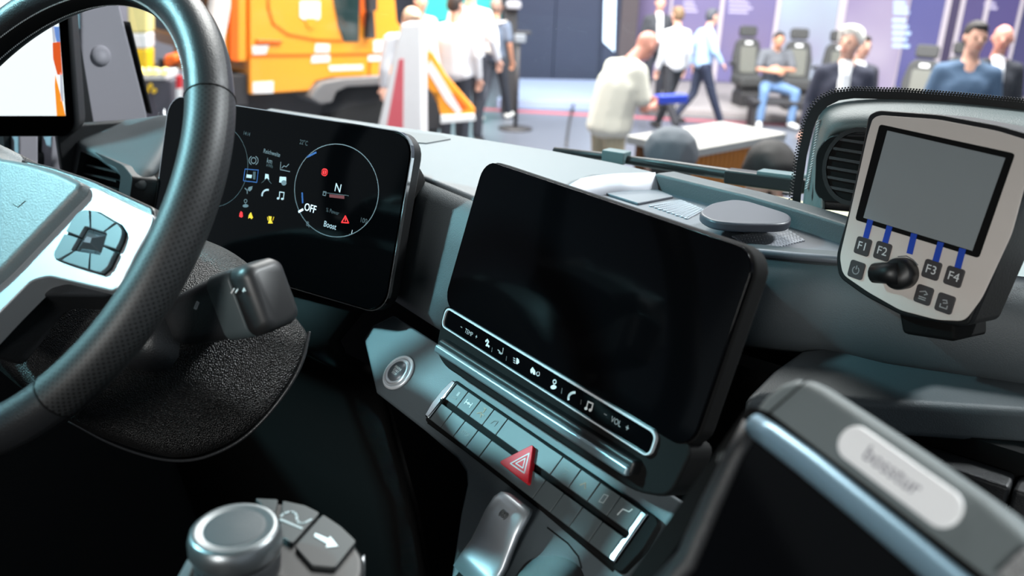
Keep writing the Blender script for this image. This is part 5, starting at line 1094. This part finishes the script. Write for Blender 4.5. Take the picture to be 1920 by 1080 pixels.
# seated man
SIT = dict(head=(0, 0.02, 1.20), neck=(0, -0.03, 1.06), chest=(0, -0.04, 0.88), waist=(0, -0.04, 0.66), pelvis=(0, -0.05, 0.55), shl=(-0.19, -0.03, 1.0), shr=(0.19, -0.03, 1.0), ell=(-0.26, 0.06, 0.78), elr=(0.26, 0.06, 0.78), wrl=(-0.02, 0.17, 0.80), wrr=(0.02, 0.20, 0.76), hal=(0.06, 0.16, 0.81), har=(-0.06, 0.19, 0.75), hil=(-0.10, 0.0, 0.52), hir=(0.10, 0.0, 0.52), knl=(-0.22, 0.42, 0.50), knr=(0.24, 0.42, 0.50), anl=(-0.20, 0.44, 0.09), anr=(0.26, 0.44, 0.09), tol=(-0.24, 0.60, 0.035), tor=(0.31, 0.60, 0.035))
person('seated man in grey T-shirt and blue jeans with crossed arms', 1463, 60, 13.2, 178, pose=SIT, scale=1.06, zfoot=0.02, shirt=(92, 94, 100), trousers=(96, 124, 162), hair=(44, 36, 32), skin=1, sleeve='tee', shoes=(215, 215, 215))
pc_ = at(1466, 180, 13.25); STF = Fr((pc_[0], pc_[1], 0.0), Rw, Uw)
bn = empty('bench', STF.o, 'low dark bench under the seated man in jeans', 'bench')
box('bench_top', STF, -0.5, 0.36, -0.25, 0.5, 0.43, 0.20, CHAS, bn, 0.02)
for s_ in (-0.45, 0.40): box('leg', STF, s_, 0.0, -0.2, s_ + 0.05, 0.36, 0.15, CHAS, bn)
# suits at the right
person('white-haired man in dark suit and open white shirt above the vent pod', 1598, 52, 7.2, 196, jacket=True, shirt=(44, 46, 62), hair=(226, 222, 214), trousers=(44, 46, 62), look=(0.55, 1, 0), big_hair=True)
person('dark-haired visitor half hidden behind the white-haired man', 1622, 66, 8.6, 170, jacket=True, shirt=(56, 56, 66), hair=(44, 38, 36))
person('dark-haired man in blue sweater at the upper right', 1836, 40, 6.8, 196, shirt=(70, 92, 118), hair=(40, 34, 32), skin=0, trousers=(50, 58, 84), fat=1.1, look=(-0.2, 1, -0.1))
person('bald man in black suit and white shirt at the right edge', 1886, 47, 7.8, 190, jacket=True, shirt=(36, 38, 46), no_hair=True, skin=2, trousers=(36, 38, 46), look=(0.3, 1, -0.1))
# group at the left by the plough
person('man in white shirt with dark hair seen from behind, tallest beside the plough', 856, -12, 9.6, 10, shirt=(214, 214, 218), hair=(56, 46, 42), fat=1.15, look=(0.7, 1, -0.1))
person('man in white shirt between the dark-haired man and the backpack wearer', 884, -40, 10.6, 5, shirt=(216, 216, 220), hair=(90, 80, 74), pose=dict(wrr=(0.30, 0.10, 0.92), har=(0.31, 0.14, 0.83)))
BLEAN = dict(head=(0, 0.22, 1.50), neck=(0, 0.12, 1.38), chest=(0, 0.04, 1.22), shl=(-0.18, 0.08, 1.32), shr=(0.18, 0.08, 1.32), ell=(-0.24, 0.10, 1.06), elr=(0.24, 0.10, 1.06))
person('fair-headed man in white leaning forward behind the marker pyramid', 772, 15, 8.5, 165, pose=BLEAN, hair=(222, 188, 160), shirt=(214, 214, 218), look=(-0.2, 0.8, -0.6))
person('grey-haired man in white at the top edge above the marker pyramid', 789, -14, 11.5, 150, hair=(120, 116, 116), shirt=(226, 228, 236))
def backpack(e, tw, J, s):
    c = J['chest']
    q = blob('backpack', [[(c + A3(0.02, -0.16, 0.08), (0.07, 0.05, 0.05)), (c + A3(0.0, -0.17, -0.22), (0.15, 0.07, 0.08)), (c + A3(0.0, -0.17, -0.08), (0.13, 0.06, 0.08))]], mat('bag_white', (228, 222, 214), 0.85), None, tw, 0.012)
    tag(q, 'white drawstring backpack on the grey-shirted man', 'backpack')
    for q2 in 'lr': tube('strap', [tw(c + A3(0.0, -0.15, 0.12)), tw(J['sh' + q2] + A3(0, -0.04, 0.072)), tw(J['sh' + q2] * 0.8 + c * 0.2 + A3(0, 0.11, 0.0))], 0.012, mat('bag_white', (228, 222, 214)), q, 8)
person('man in grey T-shirt walking away with a white drawstring backpack', 932, -2, 12.4, 20, pose=STR, shirt=(92, 102, 120), hair=(140, 116, 104), sleeve='tee', trousers=(52, 56, 66), shoes=(232, 232, 228), skin=1, extra=backpack)
